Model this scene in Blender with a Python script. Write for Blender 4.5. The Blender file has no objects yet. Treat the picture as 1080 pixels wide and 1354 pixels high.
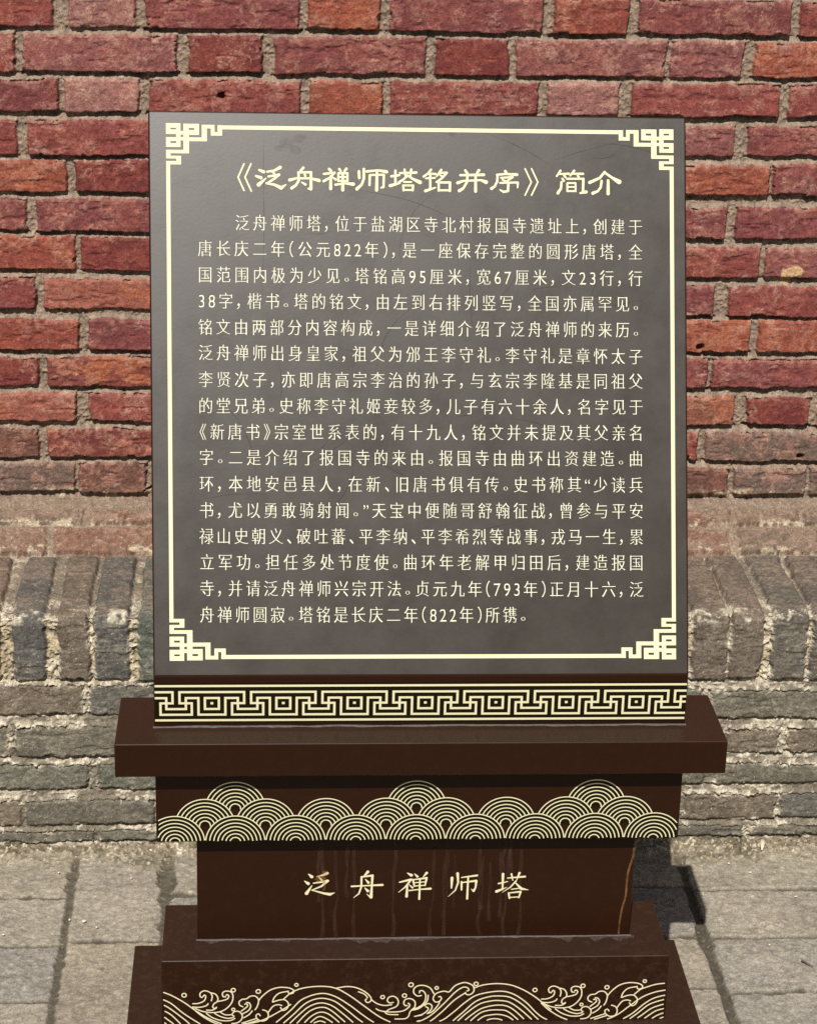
import bpy, bmesh, math, random
import numpy as np
from mathutils import Matrix, Vector
from mathutils.geometry import tessellate_polygon

S = bpy.context.scene
COL = S.collection
rad = math.radians
RNG = np.random.RandomState(7)
random.seed(7)

# ------------------------------------------------------------ camera, sky, sun
cam = bpy.data.cameras.new('camera')
cam.sensor_fit = 'VERTICAL'
cam.sensor_height = 24.0
cam.lens = 2922.6 / 1354 * 24
cam.clip_start = 0.05
cam.clip_end = 200
co = bpy.data.objects.new('camera', cam)
COL.objects.link(co)
M = Matrix(((0.997952, -0.001244, -0.063955, -0.208569),
            (-0.059279, 0.357727, -0.931943, -2.704689),
            (0.024037, 0.933826, 0.35692, 1.876222),
            (0, 0, 0, 1)))
co.matrix_world = M
S.camera = co

TO_SUN = Vector((-0.181, -0.861, 1.0)).normalized()
world = bpy.data.worlds.new("World")
S.world = world
world.use_nodes = True
wn = world.node_tree
bg = wn.nodes['Background']
sky = wn.nodes.new('ShaderNodeTexSky')
sky.sky_type = 'NISHITA'
sky.sun_disc = False
sky.sun_elevation = math.asin(TO_SUN.z)
sky.sun_rotation = math.atan2(TO_SUN.x, TO_SUN.y) % (2 * math.pi)
sky.dust_density = 2.5
wn.links.new(sky.outputs[0], bg.inputs[0])
bg.inputs[1].default_value = 0.048

sl = bpy.data.lights.new('sun', 'SUN')
sl.energy = 4.8
sl.angle = rad(0.5)
sl.color = (1.0, 0.968, 0.92)
so = bpy.data.objects.new('sun', sl)
so.rotation_euler = TO_SUN.to_track_quat('Z', 'Y').to_euler()
so.location = (-1, -4, 5)
COL.objects.link(so)

S.cycles.use_denoising = False
S.view_settings.view_transform = 'Standard'
S.view_settings.look = 'None'
S.view_settings.exposure = 0.0
S.view_settings.gamma = 1.0
S.view_settings.use_curve_mapping = False

DATA={'arch':(-3322,818),
'archtop':[4181,4439,4690],
'border':[-3401,3420,208,7402],
'bubbles':[(2332,1595,35),(2327,1290,26),(2672,1566,35),(3200,1659,28),(283,1590,28),(831,1648,35),(1661,1537,35),(-1666,1668,28),(-467,1452,32),(-163,1472,35),(-76,1647,39),(-3216,1523,37),(-2538,1595,35),(-2539,1282,26),(-2193,1569,37)],
'corner':[(0,0,193,61),(0,85,193,146),(0,61,59,85),(135,61,193,85),(231,5,439,61),(231,90,439,156),(231,61,302,90),(377,61,439,90),(0,189,193,241),(0,269,193,321),(0,241,59,269),(137,241,193,269),(193,104,231,153),(135,146,195,189),(193,187,231,231),(231,156,305,406),(0,359,231,406),(0,406,59,439),(0,439,198,477),(135,477,198,510),(0,510,198,557),(305,189,543,241),(475,17,543,189),(543,17,646,66),(595,66,646,115),(595,115,746,162),(686,21,746,115)],
'fret':(-2812,952),
'fretz':[6021,5932,5845,5768,5683,5599,5516],
'lines':[('泛舟禅师塔，位于盐湖区寺北村报国寺遗址上，创建于',-2512,3001,6067,6058),('唐长庆二年（公元822年），是一座保存完整的圆形唐塔，全',-3009,3001,5716,5715),('国范围内极为少见。塔铭高95厘米，宽67厘米，文23行，行',-3006,3000,5363,5359),('38字，楷书。塔的铭文，由左到右排列竖写，全国亦属罕见。',-2998,3000,5013,5008),('铭文由两部分内容构成，一是详细介绍了泛舟禅师的来历。',-3000,2999,4661,4657),('泛舟禅师出身皇家，祖父为邠王李守礼。李守礼是章怀太子',-2997,2998,4318,4295),('李贤次子，亦即唐高宗李治的孙子，与玄宗李隆基是同祖父',-2994,2998,3957,3960),('的堂兄弟。史称李守礼姬妾较多，儿子有六十余人，名字见于',-2991,2997,3603,3611),('《新唐书》宗室世系表的，有十九人，铭文并未提及其父亲名',-2983,2997,3255,3259),('字。二是介绍了报国寺的来由。报国寺由曲环出资建造。曲',-2985,2996,2915,2911),('环，本地安邑县人，在新、旧唐书俱有传。史书称其“少读兵',-2982,2996,2561,2555),('书，尤以勇敢骑射闻。”天宝中便随哥舒翰征战，曾参与平安',-2979,2995,2208,2205),('禄山史朝义、破吐蕃、平李纳、平李希烈等战事，戎马一生，累',-2976,2994,1861,1854),('立军功。担任多处节度使。曲环年老解甲归田后，建造报国',-2973,2994,1515,1506),('寺，并请泛舟禅师兴宗开法。贞元九年（793年）正月十六，泛',-2970,2993,1167,1147),('舟禅师圆寂。塔铭是长庆二年（822年）所镌。',-2967,1454,816,805)],
'low':[(2941,-0.0113,2390,-0.0088,[(-7567,-5115),(-5004,-2491),(2680,5199),(5340,7948)]),(2207,-0.0067,1676,0.0006,[(-7728,-6391),(-6242,-4124),(-3998,-2744),(4256,5548),(5678,6586),(6716,8803)]),(1541,-0.0055,1075,0.002,[(-7512,-5040),(-4877,-2368),(2615,5336),(5531,8214)]),(895,0.0029,395,0.0008,[(-7547,-6192),(-6104,-3945),(-3818,-2624),(3427,4915),(5059,6634),(6700,8947)]),(307,0.0007,73,0.0003,[(-7318,-4982),(-4855,-2370),(3713,6078),(6210,8995)])],
'lw':(58,58),
'name':[[[-1500,3109,13,-1456,3066,47],[-1555,2999,13,-1505,2959,47],[-1526,2803,50,-1452,2927,11],[-1243,3120,44,-1301,3091,27,-1387,3068,9],[-1360,3065,13,-1319,3014,28],[-1432,2964,17,-1235,2999,41],[-1235,2996,34,-1323,2913,25,-1458,2852,13],[-1458,2856,13,-1283,2800,31,-1202,2785,44,-1135,2809,6]],[[-680,3137,41,-723,3076,25,-775,3032,9],[-766,3058,28,-766,2898,25,-799,2791,22,-870,2727,8],[-769,3055,17,-614,3078,34],[-614,3074,34,-621,2896,27,-629,2732,44],[-629,2725,28,-689,2783,8],[-712,3019,11,-669,2965,38],[-901,2908,27,-692,2918,20,-473,2927,34],[-719,2883,11,-675,2833,41]],[[-129,3112,13,-74,3076,44],[-234,2967,22,-78,3008,34],[-78,3005,28,-152,2891,22,-246,2806,8],[-126,2909,23,-133,2739,38],[-106,2930,8,-53,2879,28],[-31,3098,11,11,3054,34],[139,3111,38,89,3046,9],[-50,3004,28,-27,2900,20],[-50,3004,16,137,3031,31],[140,3031,31,121,2911,19],[-29,2956,16,123,2970,16],[-27,2904,17,121,2915,17],[48,3014,22,45,2695,28],[-99,2833,20,44,2850,17,198,2860,34]],[[494,3027,41,491,2866,20],[570,3098,38,582,2955,25,547,2830,19,449,2730,6],[627,3033,17,842,3063,31],[629,2963,28,633,2836,23],[629,2951,17,835,2979,34],[835,2977,34,828,2871,23,802,2816,34],[802,2812,25,766,2849,6],[719,3039,23,716,2693,30]],[[1205,3082,38,1207,2831,20],[1148,2931,23,1273,2961,14],[1126,2805,44,1265,2868,8],[1270,3017,17,1513,3038,30],[1323,3081,27,1346,2979,14],[1435,3097,34,1398,2982,11],[1390,2967,25,1316,2871,19,1206,2788,6],[1379,2946,14,1471,2845,41,1573,2825,6],[1333,2837,16,1438,2852,16],[1296,2776,27,1310,2692,22],[1296,2778,16,1464,2798,28],[1464,2796,28,1441,2701,19],[1310,2706,17,1448,2715,17]]],
'rowlock':[(-7542,-7031),(-6946,-6421),(-6177,-5676),(-5455,-4965),(-4867,-4326),(-4166,-3699),(4976,5549),(5638,6161),(6301,6877),(6992,7568),(7671,8211)],
'rows':[(13734,-0.0008,13146,0.0026,[(-7152,-5593,'R'),(-5324,-4222,'P'),(-4062,-1561,'M'),(-1412,-234,'O'),(-60,2450,'M'),(2638,3869,'OR'),(4046,6601,'M'),(6766,8040,'R')]),(13041,0.0036,12425,0.0059,[(-7186,-6206,'R'),(-6083,-3580,'P2'),(-3382,-2178,'D'),(-1967,532,'M'),(695,1890,'D'),(2028,4547,'P2'),(4636,5846,'P2'),(6050,8627,'O')]),(12325,0.0057,11765,0.0059,[(-7220,-5528,'M'),(-5416,-4212,'P'),(-4025,-1539,'R'),(-1363,-181,'O'),(-42,2438,'R'),(2591,3788,'P'),(4018,6518,'R'),(6673,7925,'R')]),(11639,0.0034,11069,0.0105,[(-7252,-6234,'R'),(-6035,-3486,'R'),(-3335,-2127,'M'),(4496,5799,'P2'),(6032,8643,'M')]),(10962,0.0046,10420,0.0037,[(-7908,-5420,'O'),(-5282,-4062,'D'),(-3911,-1492,'R'),(3829,6439,'O'),(6504,7798,'M')]),(10272,-0.0024,9715,-0.0022,[(-7319,-6111,'M'),(-5934,-3401,'M'),(4521,5763,'M'),(5934,8526,'M')]),(9598,-0.007,9033,-0.0022,[(-7919,-5309,'OR'),(-5220,-3984,'D'),(-3830,-1289,'R'),(3712,6395,'R'),(6501,7798,'P2')]),(8893,-0.0036,8342,-0.0045,[(-7385,-6021,'R'),(-5880,-3287,'O2'),(4412,5657,'M'),(5922,8602,'R')]),(8211,0.0035,7653,0.0026,[(-7929,-5299,'OR'),(-5131,-3878,'M'),(-3709,-1146,'R'),(3658,6323,'O'),(6483,7798,'O')]),(7536,0.0036,6999,0.0027,[(-7450,-6004,'D'),(-5849,-3236,'OM'),(4363,5650,'M'),(5731,8403,'M')]),(6869,-0.0011,6339,-0.002,[(-8000,-5389,'O2'),(-5167,-3898,'R'),(-3728,-1199,'R'),(3530,6173,'OB'),(6376,7557,'D'),(7679,10384,'R')]),(6198,-0.0022,5662,-0.0031,[(-7514,-6077,'B'),(-5907,-3248,'OM'),(4175,5545,'R'),(5695,8468,'G')]),(5542,-0.0045,5026,-0.003,[(-8069,-5440,'G'),(-5361,-4184,'B'),(-4051,-1455,'B'),(3533,6152,'B'),(6262,7567,'G'),(7649,10401,'G')])],
'slopeA':[-8216,-5897,-5767,-3298,-3102,-939,-807,1439,1572,3703,3836,6091,6253,7712,7820,10324],
'slopeB':[-7490,-5276,-5171,-3966,-3861,-1195,-1062,1737,1871,4293,4401,6190,6272,7416,7512,10022],
'streaks':[(-1334,-1292),(-1135,-1114),(-883,-862),(253,200),(432,411),(866,897),(1310,1236),(1448,1469),(-305,-316),(3044,2863)],
'title':[[[-2394,6865,22,-2474,6683,22,-2393,6504,22],[-2301,6866,22,-2381,6684,22,-2296,6498,22]],[[-2191,6784,29,-2133,6760,47],[-2235,6702,29,-2167,6679,47],[-2198,6585,56,-2101,6672,17],[-2084,6761,29,-1986,6779,32,-1911,6822,47],[-2016,6766,29,-1986,6732,29],[-2069,6697,29,-1925,6723,37,-1996,6663,32,-2089,6603,29],[-2093,6606,29,-1986,6587,34,-1898,6546,52,-1832,6589,15]],[[-1600,6820,39,-1637,6780,32],[-1666,6758,34,-1661,6647,34,-1698,6585,34,-1756,6543,42],[-1666,6758,32,-1497,6760,32],[-1497,6760,34,-1497,6536,42],[-1497,6531,37,-1532,6540,25],[-1583,6737,25,-1573,6707,34],[-1783,6653,44,-1698,6676,29,-1502,6678,29,-1390,6650,49],[-1620,6623,22,-1571,6594,34]],[[-1255,6809,34,-1233,6785,42],[-1324,6740,32,-1179,6758,32],[-1184,6758,32,-1233,6696,29,-1326,6643,37],[-1233,6706,34,-1233,6541,44],[-1204,6692,22,-1165,6667,34],[-1116,6806,37,-1096,6777,29],[-1022,6814,37,-1049,6777,29],[-1130,6752,29,-1130,6646,29],[-1130,6752,29,-1008,6753,29],[-1008,6753,32,-1008,6647,32],[-1130,6700,25,-1008,6701,25],[-1130,6648,27,-1008,6649,27],[-1071,6752,32,-1071,6525,44],[-1169,6596,32,-1037,6615,27,-929,6606,49]],[[-853,6779,37,-848,6691,37],[-787,6812,37,-787,6681,34,-816,6602,34,-880,6542,47],[-748,6780,34,-595,6797,29,-482,6778,47],[-706,6727,32,-711,6596,32],[-706,6732,29,-517,6739,29],[-517,6734,32,-522,6581,32],[-522,6571,32,-556,6561,22],[-610,6794,34,-615,6528,44]],[[-362,6795,34,-362,6607,34],[-416,6718,34,-308,6734,29],[-431,6591,47,-301,6627,22],[-301,6763,29,-79,6773,34],[-239,6811,32,-227,6737,32],[-148,6812,34,-158,6738,29],[-197,6732,32,-251,6680,29,-315,6637,34],[-197,6732,29,-124,6684,34,-30,6640,54],[-247,6643,25,-148,6644,25],[-256,6596,32,-252,6529,32],[-256,6596,27,-124,6597,27],[-124,6597,32,-129,6531,32],[-252,6534,27,-129,6535,27]],[[119,6813,34,76,6759,29,18,6719,32],[92,6762,26,182,6755,32],[50,6695,26,172,6704,26],[108,6752,32,108,6555,32],[44,6525,42,177,6571,21],[257,6812,34,196,6726,24],[230,6769,29,331,6775,34,275,6706,29,193,6646,29],[241,6740,24,275,6721,24],[222,6641,32,222,6532,32],[222,6641,32,376,6643,32],[376,6643,34,373,6528,34],[222,6535,29,373,6536,29]],[[581,6810,32,613,6765,37],[767,6812,40,735,6767,29],[514,6743,32,833,6752,40],[480,6639,45,554,6666,29,793,6679,29,863,6653,55],[613,6744,34,602,6645,34,554,6565,34,501,6532,45],[722,6745,34,721,6527,42]],[[1124,6806,37,1140,6776,40],[1012,6754,32,1126,6766,29,1281,6759,42],[1020,6754,32,1014,6663,32,980,6596,32,937,6566,42],[1065,6714,26,1225,6724,32,1153,6675,24],[1086,6688,24,1153,6656,29],[1054,6645,29,1294,6653,29],[1294,6650,32,1291,6583,21],[1166,6646,34,1160,6539,34],[1160,6534,34,1099,6523,32,1054,6549,21]],[[1393,6841,21,1478,6660,21,1392,6480,21],[1481,6842,21,1566,6661,21,1480,6481,21]],[[1874,6819,34,1823,6744,26],[1860,6774,26,1989,6780,32],[1914,6772,26,1940,6734,32],[2061,6821,34,2007,6754,26],[2042,6781,26,2181,6780,34],[2101,6776,26,2122,6736,32],[1898,6713,26,1919,6683,34],[1887,6664,32,1881,6579,32,1838,6514,42],[1962,6711,29,2186,6713,29],[2186,6713,34,2180,6539,34],[2143,6518,26,2223,6534,45],[1967,6652,26,1966,6540,26],[1967,6652,26,2079,6653,26],[2079,6653,26,2079,6541,26],[1967,6599,21,2079,6600,21],[1966,6542,26,2079,6544,26]],
          [[2476,6807,37,2409,6726,34,2272,6663,45],[2476,6802,32,2583,6728,37,2674,6676,66],[2435,6686,34,2422,6598,32,2381,6544,32,2314,6517,45],[2524,6693,37,2523,6514,48]]],
'waves':[[1753,1387,1841,1392,1919,1436,1938,1502,1915,1527,1897,1499],[1897,1488,1863,1499,1855,1557,1912,1597,1993,1569,2028,1507,2018,1425],[2011,1563,2074,1537,2109,1475,2103,1419,2059,1383,2044,1331,2071,1306,2102,1330],[2103,1419,2177,1433,2238,1456,2263,1499,2240,1529,2216,1510],[2224,1494,2183,1499,2171,1556,2214,1587,2285,1575,2319,1513,2312,1410,2254,1318,2168,1257,2045,1238,1901,1261,1792,1314],[1755,1336,1862,1328,1950,1353,1980,1390],[1953,1281,2043,1280,2103,1320],[1756,1325,1868,1210,2034,1093,2198,1018],[1956,1229,2049,1155,2176,1105,2301,1103,2371,1140],[2072,1227,2155,1174,2263,1141,2352,1157],[2151,1247,2225,1200,2314,1199],[2360,1169,2325,1199,2347,1244,2409,1253,2462,1201,2464,1128,2410,1066,2321,1053],[2445,1253,2505,1304,2535,1340,2522,1374,2487,1366],[2477,1325,2423,1355,2413,1408,2452,1449,2514,1459,2565,1499,2636,1498,2684,1435,2672,1332,2640,1270],[2460,1205,2551,1266,2580,1334,2553,1390,2508,1397],[2487,1142,2564,1199,2610,1265],[2685,1425,2743,1507,2844,1598,2966,1637,3092,1629,3165,1593,3168,1546,3119,1532,3092,1559],[2883,1395,2905,1473,2972,1545,3104,1574],[2883,1395,2979,1431,3059,1430,3111,1367,3098,1295,3043,1258,3000,1313],[2830,1226,2896,1329,2966,1355,3024,1337],[2747,1275,2811,1247,2838,1184,2819,1112,2749,1088,2684,1124,2663,1181,2697,1207,2726,1172],[2464,1055,2569,1095,2675,1135],[2475,1030,2589,1066,2694,1103],[3059,1440,3143,1522,3221,1558,3360,1605,3520,1625],[2216,1011,2627,1027,2837,1112,3007,1255,3177,1397,3351,1477,3518,1512],[2861,1003,3051,1129,3220,1293,3357,1384,3515,1429],[2969,1001,3122,1128,3292,1281,3510,1361],[3067,1000,3195,1106,3332,1218,3506,1284],[3175,998,3286,1094,3389,1170,3508,1209],[3283,996,3394,1086,3507,1139],[3382,999,3451,1044,3503,1066],[-43,1022,80,1061,219,1152,391,1336,544,1519,647,1595,709,1590,734,1551,702,1533],[682,1517,704,1479,757,1478,805,1535,788,1618,716,1664,645,1671,541,1625,473,1540,447,1520],[447,1520,385,1537,297,1512,254,1472,239,1410,275,1362,328,1374,353,1415,338,1450,308,1444],[72,1020,204,1049,360,1192,531,1385,686,1506],[807,1582,929,1630,1122,1650,1317,1624,1498,1542,1662,1430,1792,1314,1903,1209],[170,1025,364,1057,536,1199,691,1352,864,1473,1162,1526,1359,1476,1542,1339,1692,1171,1803,1076,1967,1000],[489,1013,661,1187,832,1360,1006,1434,1165,1448,1326,1419,1509,1288,1695,1088,1788,1003],[560,1012,714,1176,887,1318,1044,1367,1168,1373,1311,1342,1476,1216,1681,1009],[649,1011,786,1144,942,1255,1171,1299,1351,1238,1574,1011],[738,1009,892,1163,1015,1213,1174,1220,1300,1187,1485,1012],[827,1008,947,1110,1053,1139,1177,1144,1303,1104,1414,1013],[924,1006,1038,1067,1162,1071,1289,1015],[-48,1250,56,1289,125,1381,131,1484,94,1546,50,1546,44,1510],[78,1474,17,1465,-34,1517,-30,1589,30,1633,118,1631,198,1585,249,1492],[166,1483,160,1391,109,1319,40,1259,-48,1233],[-10,1131,95,1165,164,1226,172,1267,136,1288],[118,1299,161,1339,215,1318,225,1266,191,1205,157,1174],[157,1174,235,1210,312,1316,328,1368],[-1843,1441,-1739,1542,-1582,1615,-1338,1642,-1127,1609,-933,1489,-720,1311,-505,1133,-308,1022],[-1127,1605,-970,1633,-830,1610,-706,1537,-634,1454,-633,1392,-677,1368,-707,1404,-686,1434],[-811,1549,-723,1507,-673,1444],[-625,1417,-544,1350,-438,1317,-333,1330],[-312,1367,-368,1358,-401,1399,-379,1450,-318,1466,-264,1428,-245,1356,-279,1294,-366,1255,-410,1220],
          [-560,1268,-489,1230,-348,1209,-189,1221,-111,1271,-85,1318,-113,1354],[-112,1312,-152,1313,-171,1365,-141,1416,-70,1421,-16,1373,-14,1290,-57,1239,-83,1199,-99,1137,-151,1096,-292,1094],[-436,1214,-382,1172,-241,1164],[-48,1239,22,1269,56,1300],[-19,1131,95,1154],[-344,1037,-149,1013,62,1062],[-1947,1062,-1842,1160,-1738,1265,-1581,1437,-1337,1526,-1143,1482,-931,1335,-752,1178,-609,1062,-538,1026],[-1842,1050,-1702,1193,-1528,1375,-1336,1448,-1142,1400,-965,1253,-822,1117,-715,1028],[-1754,1045,-1632,1181,-1492,1313,-1335,1372,-1177,1329,-1017,1192,-856,1031],[-1657,1043,-1492,1231,-1334,1300,-1193,1257,-962,1032],[-1561,1042,-1456,1158,-1334,1222,-1210,1185,-1050,1034],[-1481,1041,-1333,1152,-1138,1035],[-1429,1040,-1332,1078,-1235,1037],[-3531,1589,-3393,1526,-3221,1411,-3049,1265,-2875,1139,-2701,1054],[-3533,1473,-3395,1393,-3223,1227,-2998,1054],[-3534,1391,-3414,1312,-3207,1124,-3147,1057],[-3536,1303,-3398,1209,-3269,1059],[-3534,1211,-3365,1060],[-3535,1119,-3466,1062],[-2403,1049,-2246,1067,-2088,1127,-1878,1257,-1738,1358],[-3105,1387,-3018,1392,-2939,1435,-2918,1500,-2938,1525,-2958,1497],[-2958,1487,-2991,1497,-2995,1555,-2938,1594,-2860,1567,-2829,1505,-2843,1424],[-2842,1560,-2782,1535,-2751,1473,-2760,1418,-2805,1382,-2823,1331,-2797,1306,-2766,1330],[-2760,1418,-2687,1432,-2625,1455,-2599,1498,-2620,1527,-2644,1509],[-2637,1492,-2678,1497,-2686,1554,-2642,1584,-2573,1573,-2543,1511,-2556,1409,-2617,1318,-2705,1258,-2827,1239,-2967,1262,-3071,1315],[-3106,1336,-3001,1328,-2914,1353,-2882,1390],[-2914,1281,-2827,1280,-2766,1320],[-3106,1325,-3002,1211,-2846,1095,-2689,1021],[-2915,1230,-2828,1157,-2706,1108,-2584,1106,-2513,1142],[-2801,1228,-2723,1176,-2618,1143,-2531,1158],[-2723,1248,-2653,1201,-2566,1200],[-2522,1171,-2555,1200,-2530,1245,-2469,1254,-2420,1202,-2422,1130,-2479,1069,-2566,1056],[-2434,1253,-2373,1304,-2341,1340,-2352,1373,-2387,1366],[-2399,1325,-2450,1354,-2457,1408,-2416,1448,-2355,1457,-2303,1497,-2233,1496,-2189,1434,-2207,1332,-2242,1271],[-2422,1206,-2329,1266,-2298,1333,-2320,1389,-2364,1396],[-2400,1144,-2321,1200,-2272,1265],[-2189,1424,-2128,1505,-2024,1595,-1902,1634,-1780,1626,-1710,1591,-1709,1544,-1758,1530,-1783,1557],[-1997,1395,-1971,1472,-1901,1542,-1771,1571],[-1997,1395,-1901,1430,-1822,1429,-1775,1367,-1792,1295,-1848,1259,-1887,1313],[-2058,1227,-1988,1329,-1918,1354,-1862,1337],[-2137,1276,-2076,1248,-2053,1186,-2076,1114,-2146,1090,-2207,1126,-2224,1182,-2189,1209,-2163,1173],[-2426,1058,-2321,1097,-2216,1137],[-2417,1033,-2303,1068,-2198,1106]]}
# ------------------------------------------------------------ helpers
def lin(r, g, b):
    f = lambda c: (c / 255 / 12.92) if c / 255 <= 0.04045 else ((c / 255 + 0.055) / 1.055) ** 2.4
    return np.array([f(r), f(g), f(b)])

_T = np.random.RandomState(11).rand(1 << 16).astype(np.float32)

def vnoise(x, y, seed=0):
    xf = np.floor(x); yf = np.floor(y)
    fx = (x - xf).astype(np.float32); fy = (y - yf).astype(np.float32)
    xi = xf.astype(np.int64); yi = yf.astype(np.int64)
    fx = fx * fx * (3 - 2 * fx); fy = fy * fy * (3 - 2 * fy)
    def h(a, b):
        return _T[((a * 73856093) ^ (b * 19349663) ^ (seed * 83492791)) & 0xFFFF]
    a = h(xi, yi); b = h(xi + 1, yi); c = h(xi, yi + 1); d = h(xi + 1, yi + 1)
    return (a + (b - a) * fx) * (1 - fy) + (c + (d - c) * fx) * fy

def fbm(x, y, size, octs, seed=0, gain=0.55):
    s = 0; amp = 1; tot = 0
    for k in range(octs):
        s = s + amp * vnoise(x / size + 17.3 * k, y / size - 9.1 * k, seed * 13 + k)
        tot += amp; amp *= gain; size = size / 2.03
    return s / tot          # 0..1, mean 0.5

def sstep(a, b, x):
    t = np.clip((x - a) / (b - a), 0, 1)
    return t * t * (3 - 2 * t)

def new_mesh_obj(name, me, mat, parent=None):
    o = bpy.data.objects.new(name, me)
    if mat: me.materials.append(mat)
    COL.objects.link(o)
    if parent: o.parent = parent
    return o

def tag(o, label=None, cat=None, group=None, kind=None):
    if label: o['label'] = label
    if cat: o['category'] = cat
    if group: o['group'] = group
    if kind: o['kind'] = kind
    return o

def empty(name, label, cat, loc=(0, 0, 0)):
    o = bpy.data.objects.new(name, None)
    o.empty_display_size = 0.1
    o.location = loc
    COL.objects.link(o)
    return tag(o, label, cat)

def grid_mesh(name, P, colr=None):
    """P: (n, m, 3) array of points, rows upward, columns to the right."""
    n, m, _ = P.shape
    me = bpy.data.meshes.new(name)
    me.vertices.add(n * m)
    me.vertices.foreach_set('co', P.reshape(-1).astype(np.float32))
    i = np.arange((n - 1) * (m - 1)); r = i // (m - 1); c = i % (m - 1)
    a = r * m + c
    q = np.stack([a, a + 1, a + m + 1, a + m], 1).astype(np.int32)
    me.loops.add(q.size)
    me.loops.foreach_set('vertex_index', q.reshape(-1))
    me.polygons.add(len(q))
    me.polygons.foreach_set('loop_start', np.arange(0, q.size, 4, dtype=np.int32))
    me.update(calc_edges=True)
    me.polygons.foreach_set('use_smooth', np.ones(len(q), dtype=bool))
    if colr is not None:
        at = me.color_attributes.new('albedo', 'FLOAT_COLOR', 'POINT')
        rgba = np.ones((n * m, 4), np.float32)
        rgba[:, :3] = colr.reshape(-1, 3)
        at.data.foreach_set('color', rgba.reshape(-1))
    me.update()
    return me

def mesh_from(name, verts, faces, mat, parent=None, smooth=False):
    me = bpy.data.meshes.new(name)
    me.from_pydata([tuple(v) for v in verts], [], faces)
    me.update()
    if smooth:
        me.polygons.foreach_set('use_smooth', [True] * len(me.polygons))
    return new_mesh_obj(name, me, mat, parent)

def bevelled(name, bm, mat, parent, w=0.0015, seg=3):
    bmesh.ops.recalc_face_normals(bm, faces=bm.faces)
    if w:
        es = [e for e in bm.edges if len(e.link_faces) == 2 and e.calc_face_angle() > 0.2]
        bmesh.ops.bevel(bm, geom=es, offset=w, segments=seg, affect='EDGES', profile=0.5)
    me = bpy.data.meshes.new(name); bm.to_mesh(me); bm.free()
    return new_mesh_obj(name, me, mat, parent)

def prism_x(name, prof, x0, x1, mat, parent, w=0.0015):
    bm = bmesh.new()
    a = [bm.verts.new((x0, y, z)) for y, z in prof]
    b = [bm.verts.new((x1, y, z)) for y, z in prof]
    n = len(prof)
    bm.faces.new(a); bm.faces.new(b[::-1])
    for i in range(n):
        bm.faces.new((a[i], b[i], b[(i + 1) % n], a[(i + 1) % n]))
    return bevelled(name, bm, mat, parent, w)

def box(name, x0, x1, y0, y1, z0, z1, mat, parent, w=0.0015):
    return prism_x(name, [(y0, z0), (y0, z1), (y1, z1), (y1, z0)], x0, x1, mat, parent, w)

# ------------------------------------------------------------ materials
def mat_new(name):
    m = bpy.data.materials.new(name); m.use_nodes = True
    nt = m.node_tree
    return m, nt, nt.nodes['Principled BSDF'], nt.nodes.new, nt.links.new

def noise_node(nt, scale, detail=4, rough=0.55, vec=None):
    n = nt.nodes.new('ShaderNodeTexNoise')
    n.inputs['Scale'].default_value = scale
    n.inputs['Detail'].default_value = detail
    n.inputs['Roughness'].default_value = rough
    if vec is not None: nt.links.new(vec, n.inputs['Vector'])
    return n

def ramp(nt, src, p0, p1, c0=(0, 0, 0, 1), c1=(1, 1, 1, 1)):
    r = nt.nodes.new('ShaderNodeValToRGB')
    r.color_ramp.elements[0].position = p0; r.color_ramp.elements[1].position = p1
    r.color_ramp.elements[0].color = c0; r.color_ramp.elements[1].color = c1
    nt.links.new(src, r.inputs[0])
    return r

def mixrgb(nt, fac, a, b, mode='MIX'):
    m = nt.nodes.new('ShaderNodeMix'); m.data_type = 'RGBA'; m.blend_type = mode
    for k, v in ((0, fac), (6, a), (7, b)):
        if hasattr(v, 'is_linked') or isinstance(v, bpy.types.NodeSocket): nt.links.new(v, m.inputs[k])
        elif k == 0: m.inputs[k].default_value = v
        else: m.inputs[k].default_value = (*v[:3], 1)
    return m.outputs[2]

def masonry_material(name, bump=0.8, grain=(0.60, 1.36)):
    m, nt, p, N, L = mat_new(name)
    a = N('ShaderNodeVertexColor'); a.layer_name = 'albedo'
    tc = N('ShaderNodeTexCoord').outputs['Object']
    n1 = noise_node(nt, 420, 5, 0.7, tc)
    n2 = noise_node(nt, 95, 5, 0.65, tc)
    r1 = ramp(nt, n1.outputs[0], 0.34, 0.66, (grain[0],) * 3 + (1,), (grain[1],) * 3 + (1,))
    r2 = ramp(nt, n2.outputs[0], 0.3, 0.7, (0.78, 0.77, 0.76, 1), (1.20, 1.19, 1.18, 1))
    c = mixrgb(nt, 1.0, a.outputs[0], r1.outputs[0], 'MULTIPLY')
    c = mixrgb(nt, 1.0, c, r2.outputs[0], 'MULTIPLY')
    L(c, p.inputs['Base Color'])
    p.inputs['Roughness'].default_value = 0.92
    p.inputs['Specular IOR Level'].default_value = 0.25
    b = N('ShaderNodeBump'); b.inputs['Strength'].default_value = bump; b.inputs['Distance'].default_value = 0.002
    add = N('ShaderNodeMath'); add.operation = 'ADD'
    L(n1.outputs[0], add.inputs[0]); L(n2.outputs[0], add.inputs[1])
    L(add.outputs[0], b.inputs['Height']); L(b.outputs[0], p.inputs['Normal'])
    return m

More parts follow.
